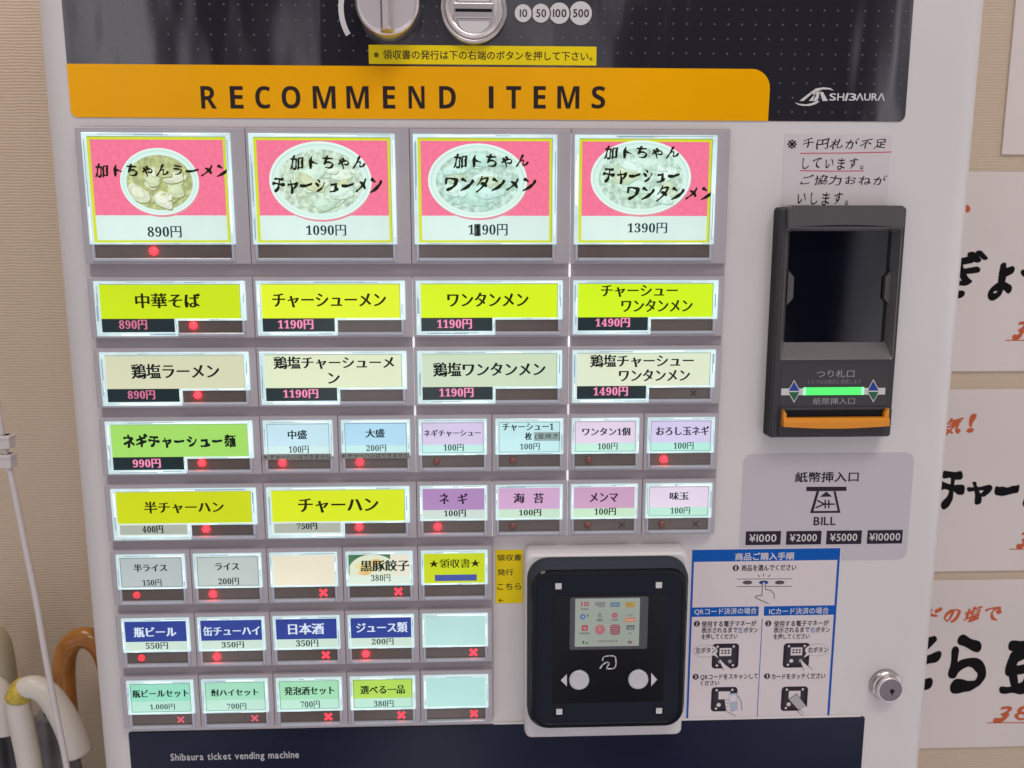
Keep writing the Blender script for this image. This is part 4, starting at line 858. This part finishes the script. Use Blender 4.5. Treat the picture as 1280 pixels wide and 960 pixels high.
poster(1070, 724, 1500, 932.5, [('ドの塩で', (1158, 758, 1252, 779), M_vermil, 'brush'), ('そ', (1120, 795, 1176, 864), M_brush), ('ら', (1186, 793, 1234, 867), M_brush), ('豆', (1252, 794, 1312, 868), M_brush), ('380', (1242, 881, 1312, 903), M_vermil, 'brush')], [(1234, 903.5, 1330, 903, M_vermil)], 'white poster with black writing そら豆, lowest on the wall')

# ================================================================== UMBRELLAS AND CORD AT THE LEFT
def path(pts, y, sm=5):
    """smooth path through photo points at depth y"""
    P_ = [Vector((on(a, b_, y)[0], y, on(a, b_, y)[1])) for a, b_ in pts]; out = []
    for i in range(len(P_) - 1):
        a, b_, c, d = P_[max(i - 1, 0)], P_[i], P_[i + 1], P_[min(i + 2, len(P_) - 1)]
        for k in range(sm):
            t = k / sm; out.append(.5 * ((2 * b_) + (c - a) * t + (2 * a - 5 * b_ + 4 * c - d) * t * t + (3 * b_ - a - 3 * c + d) * t ** 3))
    return out + [P_[-1]]
def rads(n, r, ends=None):
    return [r + ((ends[1] - r) * max(0, (i / (n - 1) - .6) / .4) if ends else 0) for i in range(n)]
M_hand = mat('ivory_plastic', (.66, .60, .54), .35, mottle=.05, mscale=40)
M_cane = mat('varnished_cane', (.46, .175, .025), .28, coat=.3, mottle=.35, mscale=55)
M_olive = mat('pale_olive_plastic', (.42, .36, .24), .4)
M_cloth = mat('grey_umbrella_cloth', (.20, .19, .195), .7, bump=(60, .6, .003), mottle=.3, mscale=40)
M_cloth2 = mat('dark_umbrella_cloth', (.085, .083, .09), .65, bump=(60, .6, .003), mottle=.3, mscale=40)
def folded(top, y, length, r, m, lean, name, par):
    """a rolled canopy: pleated, tapering body hanging below the handle"""
    q = MB(); n = 40; rings = []; nn_ = 14
    for i in range(nn_ + 1):
        t = i / nn_; R = r * (.55 + .75 * math.sin(min(1, t * 2.2) * math.pi / 2)) * (1 - .72 * max(0, t - .25) / .75)
        pts = []
        for k in range(n):
            a = 2 * math.pi * k / n; w = 1 + .20 * math.sin(a * 8 + t * 5) + .06 * math.sin(a * 3 + i)
            pts.append((top[0] + lean * length * t + R * w * math.cos(a), y + R * w * math.sin(a) * .9, top[1] - length * t))
        rings.append(pts)
    vs = [c for r_ in rings for c in r_]; fs = [[i * n + k, i * n + (k + 1) % n, (i + 1) * n + (k + 1) % n, (i + 1) * n + k] for i in range(nn_) for k in range(n)]
    q.add(vs, fs, m, True); q.add(vs[:n], [list(range(n))], m); return q.build(name, par)
def umbrella(label, hp, y, r, m, cloth, shaft_end, endr=None, cr=24, ctop=None, tape=False, body=True):
    pts = path(hp, y); b0 = pts[0]; lean = (shaft_end[0] - hp[0][0]) / 900
    rt = empty('umbrella', b0.x, y, -Z0 + 40, label, 'umbrella', 'umbrellas leaning by the wall')
    q = MB(); q.tube(pts, rads(len(pts), r, (r, endr or r)), m, 18); h = q.build('handle', rt)
    if tape:
        q = MB(); k0 = [i for i in range(len(pts))]; a = pts[16:22]; q.tube([v + Vector((0, -.4, .6)) for v in a], [r + .5, r + .9, r + .3, r + 1., r + .5, r + .8][:len(a)], mat('yellow_tape', (.62, .46, .06), .6, bump=(120, .8, .003), mottle=.4, mscale=90), 12); q.build('yellow_tape', h)
    c = ctop or (b0.x, b0.z)
    q = MB(); q.tube([Vector((c[0], y, c[1])), Vector((c[0] + lean * 700, y, -Z0 + 60))], 4.2, M_satin, 12); q.build('shaft', rt)
    if body: folded((c[0], c[1]), y, 620, cr, cloth, lean * .9, 'folded_canopy', rt)
    return rt
uy = 110.
umbrella('umbrella with curved brown wooden handle half behind the machine', [(88, 1010), (87, 960), (84, 900), (80, 850), (82, 818), (94, 800), (112, 798), (128, 812), (138, 842), (143, 870)], 150., 8.7, M_cane, M_cloth2, (96, 960), cr=20, ctop=(on(87, 1010, 150.)[0], on(87, 1010, 150.)[1]))
umbrella('umbrella with white plastic crook handle patched with yellow tape', [(44, 1010), (36, 950), (27, 905), (23, 878), (29, 862), (44, 859), (60, 868), (76, 890), (89, 916), (97, 941)], uy - 30, 8.1, M_hand, M_cloth2, (52, 960), endr=10.2, cr=19, tape=True, ctop=(on(44, 1010, uy - 30)[0], on(44, 1010, uy - 30)[1]))
umbrella('umbrella with white crook handle cut by the left picture edge', [(-52, 1010), (-48, 930), (-42, 885), (-26, 862), (-8, 860), (3, 875), (8, 898), (10, 914)], uy - 10, 8.6, M_hand, M_cloth2, (-50, 960), cr=22)
umbrella('umbrella with pale olive handle nearest the wall', [(-40, 1010), (-38, 930), (-36, 850), (-28, 806), (-12, 792), (1, 806), (8, 845), (11, 885)], 178., 8.2, M_olive, M_cloth, (-20, 960), body=False)
# dark folded canopies whose handles stay out of sight behind the white ones
def lowered(label, px, py, y, r, m):
    t = on(px, py, y); rt = empty('umbrella', t[0], y, -Z0 + 40, label, 'umbrella', 'umbrellas leaning by the wall')
    folded(t, y, 700, r, m, .03, 'folded_canopy', rt)
    q = MB(); q.tube([Vector((t[0], y, t[1] + 12)), Vector((t[0], y, t[1] - 20))], [3.5, 4.5], M_black, 10); q.build('tip', rt)
lowered('rolled grey umbrella standing between the white and brown handles', 62, 893, 128., 21, M_cloth)
lowered('rolled dark grey umbrella at the lower left picture corner', 5, 905, 135., 23, M_cloth2)
# cord
cyv = 40.
cp = path([(-75, -420), (-52, -150), (-34, 80), (-21, 270), (-14, 380), (-8, 470), (0, 530), (8, 570), (17, 610), (26, 655), (36, 705), (46, 755), (55, 810), (66, 870), (76, 920), (85, 970), (92, 1040)], cyv)
M_cord = mat('white_cord', (.64, .58, .58), .4)
q = MB(); q.tube(cp, 1.95, M_cord, 10); cord = q.build('power_cord', None, 'white hanging cord with a clip connector in front of the umbrellas', 'cord')
for k, (px, py, w, h_) in enumerate(((7, 552, 8.2, 9), (9, 576, 8.2, 9.5))):
    X, Z = on(px, py, cyv); q = MB(); q.rbox((X - w / 2, X + w / 2, Z - h_ / 2, Z + h_ / 2), cyv + 3.5, cyv - 3.5, M_cord, 1.4, 1.0); q.rbox((X - w / 2 - .4, X + w / 2 + .6, Z + h_ / 2 - 2.4, Z + h_ / 2), cyv + 4, cyv - 4.2, M_cord, .6, .5); q.build('connector', cord)

for o in bpy.data.objects:
    if '_w' in o: del o['_w']
